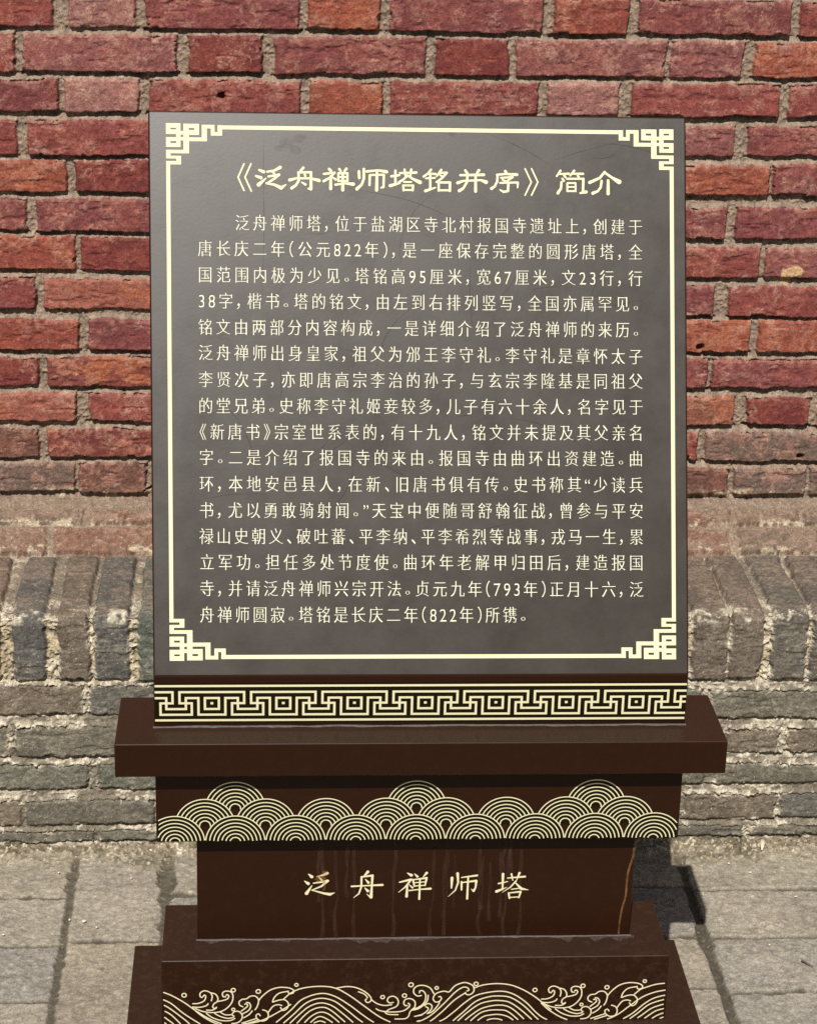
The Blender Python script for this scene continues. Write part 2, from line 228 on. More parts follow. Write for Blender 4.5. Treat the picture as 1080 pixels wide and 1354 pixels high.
def paint_material(name, rough=0.4, dust=0.05, face=False):
    m, nt, p, N, L = mat_new(name)
    tc = N('ShaderNodeTexCoord').outputs['Object']
    n1 = noise_node(nt, 7, 5, 0.6, tc); n2 = noise_node(nt, 160, 4, 0.7, tc); n3 = noise_node(nt, 14 if face else 30, 7, 0.68, tc)
    base = mixrgb(nt, n1.outputs[0], *(((0.0200, 0.0125, 0.0054), (0.0260, 0.0165, 0.0072)) if face else ((0.0190, 0.0056, 0.0018), (0.0245, 0.0072, 0.0023))))
    # specks and faint films of dust lying on the paint
    sp = ramp(nt, n2.outputs[0], 0.66, 0.80, (0, 0, 0, 1), (1, 1, 1, 1))
    fl = ramp(nt, noise_node(nt, 75, 8, .75, tc).outputs[0], 0.50, 0.80, (0, 0, 0, 1), (1, 1, 1, 1))
    mu = N('ShaderNodeMath'); mu.operation = 'MULTIPLY_ADD'
    L(sp.outputs[0], mu.inputs[0]); mu.inputs[1].default_value = dust * 1.2
    mv = N('ShaderNodeMath'); mv.operation = 'MULTIPLY'; L(fl.outputs[0], mv.inputs[0]); mv.inputs[1].default_value = dust
    L(mv.outputs[0], mu.inputs[2])
    # upward faces paler: settled dust, plus the sun they catch painted in
    ge = N('ShaderNodeNewGeometry'); sx = N('ShaderNodeSeparateXYZ'); L(ge.outputs['True Normal'], sx.inputs[0])
    up_ = N('ShaderNodeMath'); up_.operation = 'MULTIPLY'; up_.use_clamp = True
    L(sx.outputs['Z'], up_.inputs[0]); up_.inputs[1].default_value = 0.0 if face else 0.042
    ad = N('ShaderNodeMath'); ad.operation = 'ADD'; ad.use_clamp = True
    L(mu.outputs[0], ad.inputs[0]); L(up_.outputs[0], ad.inputs[1])
    c = mixrgb(nt, ad.outputs[0], base, (0.32, 0.25, 0.19))
    L(c, p.inputs['Base Color'])
    p.inputs['Specular IOR Level'].default_value = 0.66 if face else 0.20
    rr = N('ShaderNodeMapRange'); L(n3.outputs[0], rr.inputs[0])
    rr.inputs[1].default_value = 0.3; rr.inputs[2].default_value = 0.7
    rr.inputs[3].default_value = rough - (.05 if face else .03); rr.inputs[4].default_value = rough + (.06 if face else .05)
    L(rr.outputs[0], p.inputs['Roughness'])
    b = N('ShaderNodeBump'); b.inputs['Strength'].default_value = 0.06 if not face else 0.035; b.inputs['Distance'].default_value = 0.001
    n4 = noise_node(nt, 240, 2, 0.5, tc); L(n4.outputs[0], b.inputs['Height']); L(b.outputs[0], p.inputs['Normal'])
    return m

def plain_material(name, colr, rough=0.5, var=0.1, scale=60, alpha=1.0, spec=0.3):
    m, nt, p, N, L = mat_new(name)
    p.inputs['Specular IOR Level'].default_value = spec
    tc = N('ShaderNodeTexCoord').outputs['Object']
    n = noise_node(nt, scale, 5, 0.6, tc)
    c = mixrgb(nt, n.outputs[0], [v * (1 - var) for v in colr], [v * (1 + var) for v in colr])
    L(c, p.inputs['Base Color'])
    p.inputs['Roughness'].default_value = rough
    if alpha < 1:
        n2 = noise_node(nt, scale * 0.7, 4, 0.6, tc)
        r = ramp(nt, n2.outputs[0], 0.35, 0.7, (alpha * .25,) * 3 + (1,), (alpha,) * 3 + (1,))
        L(r.outputs[0], p.inputs['Alpha'])
    return m

M_WALL = masonry_material('weathered_masonry')
M_GROUND = masonry_material('worn_paving', 0.6, (0.62, 1.34))
M_PAINT = paint_material('brown_gloss_paint', 0.34, 0.012)
M_DUSTY = paint_material('dusty_brown_paint', 0.38, 0.075)
M_FACE = paint_material('brown_satin_panel', 0.365, 0.02, True)
M_CREAM = plain_material('cream_print', (0.77, 0.71, 0.44), 0.55, 0.05, 90)
M_TEXT = plain_material('ivory_text_print', (0.84, 0.81, 0.61), 0.55, 0.04, 90)
M_DARKPRINT = plain_material('dark_olive_print', (0.010, 0.007, 0.002), 0.5, 0.1, spec=.1)
M_SEAL = plain_material('grey_sealant', (0.105, 0.088, 0.08), 0.7, 0.7, 140)
M_SEALW = plain_material('whitish_lime_deposit', (0.36, 0.29, 0.26), 0.85, 0.5, 330, 0.2)
M_STREAK = plain_material('grey_drip_stain', (0.15, 0.095, 0.075), 0.6, 0.3, 40, 0.16)
M_RUST = plain_material('orange_rust_stain', (0.30, 0.15, 0.06), 0.7, 0.5, 120, 0.7)
M_RUSTF = plain_material('faint_rust_stain', (0.40, 0.17, 0.03), 0.7, 0.4, 150, 0.42)
M_SCRATCH = plain_material('fine_scratch', (0.012, 0.009, 0.008), 0.6, 0.2, 50, 0.55)
M_SMUDGE = plain_material('dried_smudge', (0.05, 0.036, 0.03), 0.8, 0.3, 160, 0.13)

# ------------------------------------------------------------ brick wall
YW, YP, ZR, ZU = 0.9725, 0.612, 0.424, 0.497       # upper face, plinth face, rowlock top, foot of upper face
YT = 0.862
prof = [(YP, -0.03), (YP, ZR), (YT, ZR + 0.004), (YW, ZU), (YW, 1.98)]
seglen = [math.hypot(b[0] - a[0], b[1] - a[1]) for a, b in zip(prof, prof[1:])]
SB = np.concatenate([[0], np.cumsum(seglen)])

def axis(parts):
    out = []
    for a, b, st in parts:
        out.append(np.linspace(a, b, max(2, int(round((b - a) / st)) + 1))[:-1])
    return np.concatenate(out + [[parts[-1][1]]])

U1 = axis([(-2.0, -0.73, 0.006), (-0.73, 0.84, 0.0016), (0.84, 2.0, 0.006)])
S1 = axis([(0, SB[3] + 0.93, 0.0016), (SB[3] + 0.93, SB[4], 0.006)])
UU, SS = np.meshgrid(U1, S1)
UU = UU.astype(np.float32); SS = SS.astype(np.float32)
wu = (fbm(UU, SS, 0.05, 2, 1) - .5) * 0.006 + (fbm(UU, SS, 0.010, 3, 2) - .5) * 0.0042
ws = (fbm(UU, SS, 0.06, 2, 3) - .5) * 0.006 + (fbm(UU, SS, 0.012, 3, 4) - .5) * 0.0044
Uw = UU + wu; Sw = SS + ws
nA = fbm(UU, SS, 0.028, 4, 5)        # blotches
nB = fbm(UU, SS, 0.008, 4, 6, 0.7)        # fine mottling
nC = fbm(UU, SS * 1.6, 0.055, 4, 7)  # large patches
nD = fbm(UU, SS, 0.0045, 2, 8)       # grit
nE = fbm(UU * 0.45, SS * 1.5, 0.018, 4, 9)   # stretched scars
n, m = UU.shape
nR = 1 - np.abs(2 * fbm(UU, SS * 1.2, .022, 4, 41, .6) - 1)
nP = fbm(UU, SS, .0038, 2, 42)
white_ = np.random.RandomState(3).rand(n, m).astype(np.float32)

inup = SS > SB[3]
H = -0.010 + (nB - .5) * 0.008 + (nD - .5) * 0.004
H = np.where(inup, H, -0.0045 + (nB - .5) * 0.009 + (nD - .5) * 0.004)
mort_u = lin(146, 128, 111); mort_l = lin(138, 128, 111); mort_w = lin(196, 186, 164)
SDm = np.full(UU.shape, -0.02, np.float32)
C = np.empty((n, m, 3), np.float32)
C[:] = mort_u
C *= (0.60 + 0.8 * nB)[..., None] * (0.7 + 0.6 * nD)[..., None]
wl = sstep(SB[3] + 0.06, SB[2] + 0.02, SS)[..., None]
C = C * (1 - wl) + wl * mort_l * (0.72 + 0.5 * nB)[..., None]
dkm = (sstep(.54, .44, nC) * sstep(SB[3], SB[2], SS) * .6)[..., None]
C = C * (1 - dkm) + dkm * lin(112, 105, 90) * (0.6 + .8 * nB)[..., None]
wm = (sstep(.42, .56, nC) * sstep(0.48, 0.60, nA) * sstep(SB[3], SB[2], SS) * (0.55 + 0.45 * sstep(SB[1] - 0.20, SB[1] - 0.08, SS)))[..., None]
C = C * (1 - wm) + wm * mort_w * (0.82 + 0.3 * nD)[..., None]

TONES = {'M': (125, 69, 65), 'R': (131, 69, 62), 'D': (119, 58, 53), 'P': (150, 104, 94), 'P2': (134, 82, 76), 'O': (146, 80, 61),
         'OR': (138, 72, 58), 'O2': (150, 90, 73), 'OM': (124, 68, 58), 'OB': (138, 86, 66), 'B': (110, 76, 64), 'G': (110, 92, 80)}
buff = lin(178, 138, 122); orange = lin(164, 95, 66)

def brick(x0, x1, s0, s1, base, hb, soft=0.0034, weather=0.35, orangey=0.0, undercut=0.009, chip=0.5, wcol=buff, slope_=1.0, t0=0.0, t1=0.0):
    """one brick on the sheet: x0..x1, s0+t0*x .. s1+t1*x ; adds height and colour"""
    pad = 0.016
    x0 -= .0015; x1 += .0015; s1 += .0008; s0 -= .0006
    i0 = np.searchsorted(S1, min(s0 + t0 * x0, s0 + t0 * x1) - pad); i1 = np.searchsorted(S1, max(s1 + t1 * x0, s1 + t1 * x1) + pad)
    j0 = np.searchsorted(U1, x0 - pad); j1 = np.searchsorted(U1, x1 + pad)
    if i1 - i0 < 3 or j1 - j0 < 3: return
    sl_ = (slice(i0, i1), slice(j0, j1))
    u = Uw[sl_]; s = Sw[sl_]; uo = UU[sl_]
    a, b = RNG.uniform(-.0012, .0012, 2)
    sb = s0 + t0 * uo + a; st = s1 + t1 * uo + b
    dx = np.minimum(u - x0, x1 - u); dy = np.minimum(s - sb, st - s)
    k = 0.004
    sd = np.where((dx < k) & (dy < k), k - np.sqrt(np.maximum(k - dx, 0) ** 2 + np.maximum(k - dy, 0) ** 2), np.minimum(dx, dy))
    A, B, D_, E_ = nA[sl_], nB[sl_], nD[sl_], nE[sl_]
    off = RNG.uniform(-.05, .05)
    chipm = sstep(0.60 + off, 0.72 + off, A) * chip
    sd = sd - chipm * 0.006 - np.maximum(0, B - .62) * 0.02 * chip
    SDm[sl_] = np.maximum(SDm[sl_], sd)
    e = sstep(0, soft, sd)
    tilt = RNG.uniform(-.010, .010) * (uo - (x0 + x1) / 2)
    face = hb + tilt + (A - .5) * 0.003 + (B - .5) * 0.0022 + (D_ - .5) * 0.0010 - 0.004 * sstep(0.58, 0.72, E_) * chip
    h0 = H[sl_]
    # recess in the mortar right below the brick
    under = (sb - s)
    ucv = undercut * (0.12 + 1.15 * sstep(.34, .62, nC[sl_] * .6 + A * .4))
    uc = np.where((under > -0.002) & (under < 0.008) & (dx > -0.004), ucv * np.clip(1 - under / 0.008, 0, 1), 0)
    over = s - st
    h0 = h0 - uc * (1 - e) + np.where((over > -.002) & (over < .0055) & (dx > 0), .0055 * np.clip(1 - over / .0055, 0, 1), 0) * (1 - e) * np.clip(slope_, 0, 1)
    H[sl_] = h0 * (1 - e) + np.maximum(face, h0 * 0 + face) * e
    c = np.empty(u.shape + (3,), np.float32)
    c[:] = base * RNG.uniform(0.94, 1.06)
    c *= (0.80 + 0.40 * nC[sl_])[..., None] * (0.74 + 0.52 * B)[..., None] * (0.84 + .32 * D_)[..., None]
    if orangey:
        w = (sstep(.50, .56, nC[sl_] * .5 + A * .3 + B * .2) * orangey)[..., None]
        c = c * (1 - w) + w * orange * (0.75 + .5 * B)[..., None]
    topw = sstep(0.022, 0.0, st - s) * 0.75 + sstep(0.010, 0.0, dx) * 0.2
    w = np.clip(weather * (sstep(.50, .66, B * .55 + A * .45) * 0.9 + topw * sstep(.36, .58, B)), 0, .85)[..., None]
    c = c * (1 - w) + w * wcol * (0.8 + .4 * D_)[..., None]
    vein = (sstep(.93, .985, nR[sl_]) * sstep(.45, .6, A) * .55)[..., None]
    c = c * (1 - vein) + vein * wcol * 1.05
    pit = (sstep(.82, .90, nP[sl_]) * .35)[..., None]
    c = c * (1 - pit) + pit * base * .3
    dk = (sstep(.66, .78, nD[sl_] * .5 + B * .5) * 0.35 + chipm * 0.25 * sstep(.012, 0, sd))[..., None]
    c = c * (1 - dk) + dk * base * 0.55
    em = sstep(-0.0005, 0.0012, sd)[..., None]
    C[sl_] = C[sl_] * (1 - em) + c * em

def fill_between(lst, lo, hi):
    """continue the bond (stretcher, header, ...) over the part of a row that is not listed"""
    lst = sorted(lst); out = list(lst)
    gaps = [(lst[i][1], lst[i + 1][0]) for i in range(len(lst) - 1)] + [(lst[-1][1], hi), (lo - 0.3, lst[0][0])]
    for gi, (a, b) in enumerate(gaps):
        x = a + 0.012; kk = 0; rev = gi == len(gaps) - 1
        seq = []
        while b - x > 0.05:
            w_ = 0.243 if (kk + gi) % 2 else 0.118
            if x + w_ > b - 0.03: w_ = b - x - 0.012
            if w_ < 0.03: break
            seq.append((x, x + w_)); x += w_ + 0.013; kk += 1
        out += [(p[0], p[1], random.choice(['M', 'R', 'D', 'OR', 'P2', 'M'])) for p in seq]
    return out

for k, (at, bt, ab, bb, lst) in enumerate(DATA['rows']):
    off = SB[3] - ZU
    r = k - 1
    row = fill_between([(a / 1e4, b / 1e4, c) for a, b, c in lst], -2, 2)
    for x0, x1, t in row:
        wx = {'P': .95, 'P2': .7, 'M': .38, 'R': .45, 'D': .15, 'G': .45, 'B': .4}.get(t, .42)
        og = {'O': .6, 'OR': .45, 'O2': .55, 'OM': .8, 'OB': .5}.get(t, 0.16)
        brick(x0, x1, ab / 1e4 + off, at / 1e4 + off, lin(*TONES[t]) * np.array([1.0, 1.0, 1.05]), RNG.uniform(-.0015, .0025), weather=wx * .75, orangey=og, t0=bb, t1=bt,
              undercut=RNG.uniform(.003, .010) if r < 10 else 0.005)
z = 1.385
while z < 1.96:
    for x0, x1, t in fill_between([(RNG.uniform(-.2, .1), RNG.uniform(.2, .3), 'M')], -2, 2):
        brick(x0, x1, z + SB[3] - ZU, z + .055 + SB[3] - ZU, lin(*TONES[t]), RNG.uniform(-.001, .002))
    z += 0.068

# sloping courses under the red wall, half buried in mortar
for key, (f0, f1) in (('slopeA', (0.05, 0.46)), ('slopeB', (0.55, 0.78))):
    v = [q / 1e4 for q in DATA[key]]
    prs = list(zip(v[0::2], v[1::2]))
    x = prs[-1][1] + .012
    while x < 2: prs.append((x, x + .24)); x += .253
    x = prs[0][0] - .012
    while x > -2: prs.insert(0, (x - .24, x)); x -= .253
    for x0, x1 in prs:
        base = lin(*random.choice([(122, 84, 68), (112, 94, 78), (118, 88, 72), (104, 90, 76)]))
        brick(x0, x1, SB[2] + f0 * seglen[2], SB[2] + f1 * seglen[2], base, 0.0015, soft=0.006, weather=.5, undercut=.004, chip=.9)

# rowlock course: bricks on edge whose ends show in front and tops above
rl = [(a / 1e4, b / 1e4) for a, b in DATA['rowlock']]
x = rl[-1][1] + .012
while x < 2: rl.append((x, x + .053)); x += .0655
x = rl[0][0] - .012
while x > -2: rl.insert(0, (x - .053, x)); x -= .0655
gaps = [(a[1], b[0]) for a, b in zip(rl, rl[1:]) if b[0] - a[1] > .1]
for a, b in gaps:
    nb = int(round((b - a) / .0655)); w = (b - a - .012) / nb
    for i in range(nb): rl.append((a + .012 + i * w, a + i * w + w))
GREY = [(106, 101, 88), (98, 99, 86), (110, 102, 88), (101, 99, 88), (111, 100, 85), (105, 100, 88), (98, 95, 87)]
for x0, x1 in rl:
    dx_ = RNG.uniform(-.002, .002)
    base = lin(*random.choice([(102, 97, 88), (92, 97, 87), (107, 96, 84), (95, 93, 88), (112, 95, 82), (98, 91, 83)]))
    brick(x0 + dx_ - .0012, x1 + dx_ + .0012, SB[1] - 0.116 + RNG.uniform(-.003, .003), SB[2] - 0.006, base, RNG.uniform(.002, .005), soft=0.006, weather=.2, wcol=lin(146, 134, 116), undercut=.003, chip=.45)

# grey plinth courses
for at, bt, ab, bb, lst in DATA['low']:
    row = fill_between([(a / 1e4, b / 1e4, 'g') for a, b in lst], -2, 2)
    last = at < 300
    for x0, x1, t in row:
        base = lin(*random.choice(GREY))
        brick(x0, x1, ab / 1e4 + .03, at / 1e4 + .03, base, RNG.uniform(-.001, .0025) - (0.004 if last else 0), soft=0.006 if not last else .012, weather=.2, wcol=lin(150, 142, 124), t0=bb, t1=bt, undercut=.006, chip=.55 if not last else 1.3)

fr_ = sstep(SB[1] - .125, SB[1] - .112, SS) * sstep(SB[1] + .012, SB[1] + .004, SS) * sstep(.002, -.002, SDm)
w = (fr_ * sstep(.30, .5, nB) * .85)[..., None]
C[:] = C * (1 - w) + w * lin(198, 182, 150) * (0.5 + .9 * nB)[..., None]
H -= fr_ * sstep(.50, .36, nB) * .002
# dust and lime over the lower wall, earth colour over the slope
soil = lin(140, 119, 102)
zone = sstep(SB[2] - .02, SB[2] + .02, SS) * sstep(SB[3] + .03, SB[3] - .01, SS)
w = (zone * (0.30 + 0.6 * sstep(.42, .62, nA * .6 + nB * .4)))[..., None]
C[:] = C * (1 - w) + w * soil * (0.72 + .5 * nB)[..., None]
zone = sstep(SB[1] - .01, SB[1] + .01, SS) * sstep(SB[2] + .03, SB[2] - .03, SS)
w = (zone * (0.12 + 0.5 * sstep(.48, .62, nC * .5 + nB * .5)))[..., None]
C[:] = C * (1 - w) + w * lin(134, 117, 99) * (0.72 + .5 * nB)[..., None]
# crumbling white lime: streaks along the arris and on the low courses
ridge = 1 - np.abs(2 * fbm(UU * .6, SS * 1.3, .012, 3, 33) - 1)
near = sstep(-.010, -.004, SDm) * sstep(.006, .0005, SDm)
lime = np.clip(sstep(.82, .92, ridge) * (.12 + 1.2 * near) * sstep(.36, .5, nC) + near * sstep(.50, .60, nE * .4 + nB * .6) * sstep(.46, .58, nA * .5 + nC * .5) * 1.3, 0, 1)
arris = sstep(.022, .004, np.abs(SS - SB[1] - .002))
w = (np.clip(lime * sstep(SB[1] + .10, SB[1] + .02, SS) * .9 + arris * sstep(.50, .58, nA * .6 + nB * .4) * .95, 0, .95))[..., None]
C[:] = C * (1 - w) + w * lin(206, 197, 176) * (0.6 + .75 * nD)[..., None]
H += w[..., 0] * 0.0025 * (nB + .3)
ck = sstep(.0022, .0006, np.abs(SDm + .0006)) * sstep(.50, .58, nC * .4 + nA * .6) * sstep(SB[2] + .02, SB[2] - .02, SS)
H -= ck * .005
edge = sstep(.048, .03, SS)
H += edge * (nA - .45) * 0.018
w = (edge * .5 * sstep(.4, .6, nA))[..., None]
C[:] = C * (1 - w) + w * lin(96, 92, 72)
C *= (1 + (white_ - .5) * np.where(inup, .14, .26))[..., None]
w = (sstep(.985, .999, white_) * .6 * sstep(SB[3] + .1, SB[3] - .1, SS))[..., None]
C[:] = C * (1 - w) + w * lin(214, 204, 186)
# a splash of dried render on one brick at the right
for (px, pz, rx, rz) in ((0.690, 0.905, .011, .016), (0.702, 0.915, .016, .009)):
    q = ((UU - px) / rx) ** 2 + ((SS - SB[3] + ZU - pz) / rz) ** 2 + (nB - .5) * 1.6
    w = sstep(1.05, .9, q)[..., None]
    C[:] = C * (1 - w) + w * lin(198, 164, 122); H += w[..., 0] * .0012
# nail hole / open joints
for (px, pz) in ((-0.284, 1.205), (0.547, 0.777), (0.536, 0.57), (0.742, 0.575)):
    q = np.hypot(UU - px, SS - SB[3] + ZU - pz)
    H -= 0.02 * sstep(.008, .003, q + (nB - .5) * .006)
zz_ = SS - SB[3] + ZU; tt_ = (UU + .425) / .06
H -= .024 * ((tt_ > 0) & (tt_ < 1.6)) * sstep(1.15, .8, np.abs(zz_ - .507 - .021 * tt_ + (nB - .5) * .006) / (.0012 + .0075 * np.clip(tt_, 0, 1)))
# dark crevices and lime flecks along the buried courses
for f_, d_ in ((.50, .006), (.985, .004), (.05, .003)):
    c_ = SB[2] + f_ * seglen[2]
    q = np.abs(Sw - c_ + (nC - .5) * .012)
    H -= d_ * sstep(.0035, .001, q) * sstep(.44, .52, nA)
    w = (sstep(.012, .003, np.abs(Sw - c_ - .009)) * sstep(.54, .64, nE * .5 + nB * .5) * .85)[..., None]
    C[:] = C * (1 - w) + w * lin(196, 180, 154) * (0.6 + .7 * nD)[..., None]

Yp = np.interp(SS, SB, [p[0] for p in prof]); Zp = np.interp(SS, SB, [p[1] for p in prof])
nrm = []
for a, b in zip(prof, prof[1:]):
    d_ = (b[0] - a[0], b[1] - a[1]); l_ = math.hypot(*d_); nrm.append((-d_[1] / l_, d_[0] / l_))
mid = [(SB[i] + SB[i + 1]) / 2 for i in range(4)]
ks = []; ky = []; kz = []
for i in range(4):
    r_ = 0.009
    ks += [SB[i] + r_, SB[i + 1] - r_]; ky += [nrm[i][0]] * 2; kz += [nrm[i][1]] * 2
Ny = np.interp(SS, ks, ky); Nz = np.interp(SS, ks, kz); l_ = np.hypot(Ny, Nz)
P = np.empty((n, m, 3))
# rounded profile corner
rc = np.exp(-((SS - SB[1]) / .008) ** 2) * .004
P[..., 0] = UU; P[..., 1] = Yp + (H - rc) * Ny / l_; P[..., 2] = Zp + (H - rc) * Nz / l_
wall = empty('brick_wall', 'weathered red brick wall standing on a stepped grey brick plinth behind the sign', 'wall', (0, YW, 0))
cuts = [0, np.searchsorted(S1, SB[1] - 0.121), np.searchsorted(S1, SB[2]), np.searchsorted(S1, SB[3]), n - 1]
for nm, a, b, lb in (('plinth_courses', cuts[0], cuts[1], 'low grey brick courses with crumbling lime mortar'),
                     ('rowlock_course', cuts[1], cuts[2], 'ledge of grey bricks laid on edge'),
                     ('sloping_course', cuts[2], cuts[3], 'sloping courses half buried in earthy mortar'),
                     ('brick_face', cuts[3], cuts[4], 'upper face of red and orange bricks')):
    Pa = P[a:b + 1].copy(); Pa[..., 1] -= YW
    o = new_mesh_obj(nm, grid_mesh(nm, Pa, C[a:b + 1]), M_WALL, wall)
    o['label'] = lb
M_CORE = plain_material('wall_core', tuple(lin(130, 110, 95)), 0.95, 0.3, 30)
o = prism_x('wall_core', [(YP + .03, -.03), (YP + .03, ZR - .03), (YT, ZR - .03), (YW + .03, ZU), (YW + .03, 1.975), (YW + .35, 1.975), (YW + .35, -.03)], -1.999, 1.999, M_CORE, None, 0)
o.data.transform(Matrix.Translation((0, -YW, 0))); o.parent = wall
del P, C, H

# ------------------------------------------------------------ paving
X1 = axis([(-16, -4, 1.0), (-4, -1.7, .1), (-1.7, -0.73, .006), (-0.73, 0.84, .0019), (0.84, 1.7, .006), (1.7, 4, .1), (4, 16, 1.0)])
Y1 = axis([(-14, -3, 1.0), (-3, -1.0, .06), (-1.0, 0.03, .007), (0.03, 0.66, .0019), (0.66, 3, .2), (3, 16, 1.0)])
GX, GY = np.meshgrid(X1, Y1); GX = GX.astype(np.float32); GY = GY.astype(np.float32)
gA = fbm(GX, GY, 0.05, 4, 21); gB = fbm(GX, GY, 0.010, 4, 22, 0.72); gC = fbm(GX, GY, 0.14, 4, 23); gD = fbm(GX, GY, 0.005, 2, 24)
GU = GX + (fbm(GX, GY, .02, 4, 25) - .5) * .009; GV = GY + (fbm(GX, GY, .02, 4, 26) - .5) * .008
GC = np.empty(GX.shape + (3,), np.float32); GC[:] = lin(96, 90, 77)
GC *= (0.62 + .76 * gB)[..., None]
GH = np.zeros_like(GX)
GH += -0.004 + (gB - .5) * .004
# columns of slabs: (x0, x1, joint positions in y)
def series(a, step, lo=-1.6, hi=.66):
    v = [a]
    while v[-1] < hi: v.append(v[-1] + step * RNG.uniform(.93, 1.07))
    while v[0] > lo: v.insert(0, v[0] - step * RNG.uniform(.93, 1.07))
    return v
cols = [(-0.526, -0.370, [0.615, 0.315, 0.02, -0.28, -.57, -.87, -1.17, -1.47]),
        (-0.86, -0.526, [0.60, 0.447, 0.304, 0.149, -.003, -.15, -.30, -.45, -.6, -.75, -.9, -1.05, -1.2, -1.35]),
        (-0.370, -0.06, series(.452, .15)), (-.06, .25, series(.38, .15)), (.25, .488, series(.31, .152)),
        (.488, .84, [0.60, .451, .305, .148, -.002, -.15, -.30, -.45, -.6, -.75, -.9, -1.05, -1.2, -1.35])]
x = .84
while x < 1.7: cols.append((x, x + .31, series(RNG.uniform(0, .15), .15))); x += .31
x = -.86
while x > -1.7: cols.append((x - .31, x, series(RNG.uniform(0, .15), .15))); x -= .31
for (x0, x1, ys) in cols:
    ys = sorted(ys)
    for y0, y1 in zip(ys, ys[1:]):
        pad = .02
        i0, i1 = np.searchsorted(Y1, y0 - pad), np.searchsorted(Y1, y1 + pad); j0, j1 = np.searchsorted(X1, x0 - pad), np.searchsorted(X1, x1 + pad)
        if i1 - i0 < 3 or j1 - j0 < 3: continue
        q = (slice(i0, i1), slice(j0, j1))
        g = .0045 if abs(x0 - .488) > .01 else .0055
        dx = np.minimum(GU[q] - x0 - g, x1 - g - GU[q]); dy = np.minimum(GV[q] - y0, y1 - GV[q]) - .0018 + -.0002 + .0016 * sstep(.54, .64, gC[q] * .5 + gA[q] * .5)
        sd = np.minimum(dx, dy) - np.maximum(0, gA[q] - .55) * .05
        e = sstep(-.001, .004, sd)
        tone = lin(*random.choice([(152, 144, 129), (147, 141, 129), (156, 146, 128), (143, 138, 128), (150, 142, 125)]))
        GH[q] = GH[q] * (1 - e) + e * (RNG.uniform(-.001, .0012) + (gA[q] - .5) * .006 + (gB[q] - .5) * .0032)
        em = sstep(-.001, .004, sd)[..., None]
        c = tone * (0.64 + .72 * gC[q])[..., None] * (0.70 + .60 * gB[q])[..., None] * (0.88 + .24 * gD[q])[..., None]
        w_ = (sstep(.54, .62, gA[q] * .7 + gB[q] * .3) * .35)[..., None]
        c = c * (1 - w_) + w_ * lin(166, 155, 137) * (0.7 + .6 * gB[q])[..., None]
        GC[q] = GC[q] * (1 - em) + em * c
# dark earth in the joints and along the wall foot, pale grit
w = (sstep(-.003, -.007, GH) * sstep(.46, .6, gA))[..., None] * .6
GC[:] = GC * (1 - w) + w * lin(78, 72, 58)
sm = sstep(.010, .004, np.abs(GX - .488 + (gA - .5) * .008)) * (GY < .47)
w = (sm * (.25 + .65 * sstep(.44, .56, gB)))[..., None]
GC[:] = GC * (1 - w) + w * lin(82, 77, 66); GH -= sm * .004
ft = sstep(.535, .60, GY + (gA - .5) * .09) * (GY < .7)
GH += ft * (.005 + (gB - .45) * .012 + (gD - .5) * .006)
w = (ft * .75)[..., None]
GC[:] = GC * (1 - w) + w * lin(148, 134, 110) * (0.30 + 1.4 * gB)[..., None]
w = (ft * sstep(.54, .66, gA) * .7)[..., None]
GC[:] = GC * (1 - w) + w * lin(88, 82, 60)
gr = fbm(GX, GY, .0065, 1, 31)
w = (sstep(.84, .90, gr) * (.14 + .8 * ft) * (np.abs(GX) < 1.7))[..., None]
GC[:] = GC * (1 - w) + w * lin(224, 214, 192); GH += w[..., 0] * .003
gw = np.random.RandomState(4).rand(*GX.shape).astype(np.float32)
GC *= (0.91 + .18 * gw)[..., None] * (0.88 + .24 * gD)[..., None]
gp = fbm(GX, GY * .7, .0045, 2, 34)
w = (sstep(.80, .88, gp) * .35)[..., None]; GC[:] = GC * (1 - w) + w * lin(84, 80, 72)
w = (sstep(.20, .12, gp) * .3)[..., None]; GC[:] = GC * (1 - w) + w * lin(206, 196, 176)
w = (ft * sstep(.56, .66, gp * .6 + gB * .4) * .75)[..., None]; GC[:] = GC * (1 - w) + w * lin(74, 70, 54)
w = (ft * sstep(.40, .30, gp * .6 + gD * .4) * .8)[..., None]; GC[:] = GC * (1 - w) + w * lin(212, 200, 176)
GH += ft * (.5 - gp) * .004
# stain: damp dark smear right of the base
GP = np.stack([GX, GY, GH - .0015], -1)
GP[..., 2] -= sstep(.66, .8, GY) * .05
tag(new_mesh_obj('pavement', grid_mesh('pavement', GP, GC), M_GROUND), 'worn grey stone paving slabs with gritty joints in front of the wall', 'pavement', kind='structure')
del GP, GC, GH

# ------------------------------------------------------------ the sign
sign = empty('information_sign', 'dark brown lectern sign with cream Chinese text standing before the brick wall', 'sign')
LZ, LT = 0.5416, 0.0487
YF, ZH, YTT, ZT = -0.0268, 0.6161, 0.2680, 1.3132
BL = math.hypot(YTT - YF, ZT - ZH); sy, sz = (YTT - YF) / BL, (ZT - ZH) / BL
OW = 0.3609; TH = 0.045
box('base_slab', -.402, .402, -.1348, .1348, 0, .1024, M_DUSTY, sign, .002)
step = box('stepped_base', -.3527, .3527, -.0743, .0743, .1024, .207, M_DUSTY, sign, .0018)
plinth = box('plinth', -.3041, .3041, -.0209, .0209 + .02, .2072, .377, M_PAINT, sign, .0015)
wblock = box('wave_block', -.3572, .3572, -.0468, .0468, .3773, LZ - LT, M_PAINT, sign, .0015)
ledge = box('ledge', -.4085, .4085, -.0782, .0658, LZ - LT + .0002, LZ, M_PAINT, sign, .0018)
yb, zb = YTT + TH * sz, ZT - TH * sy
kb = ZH - .02
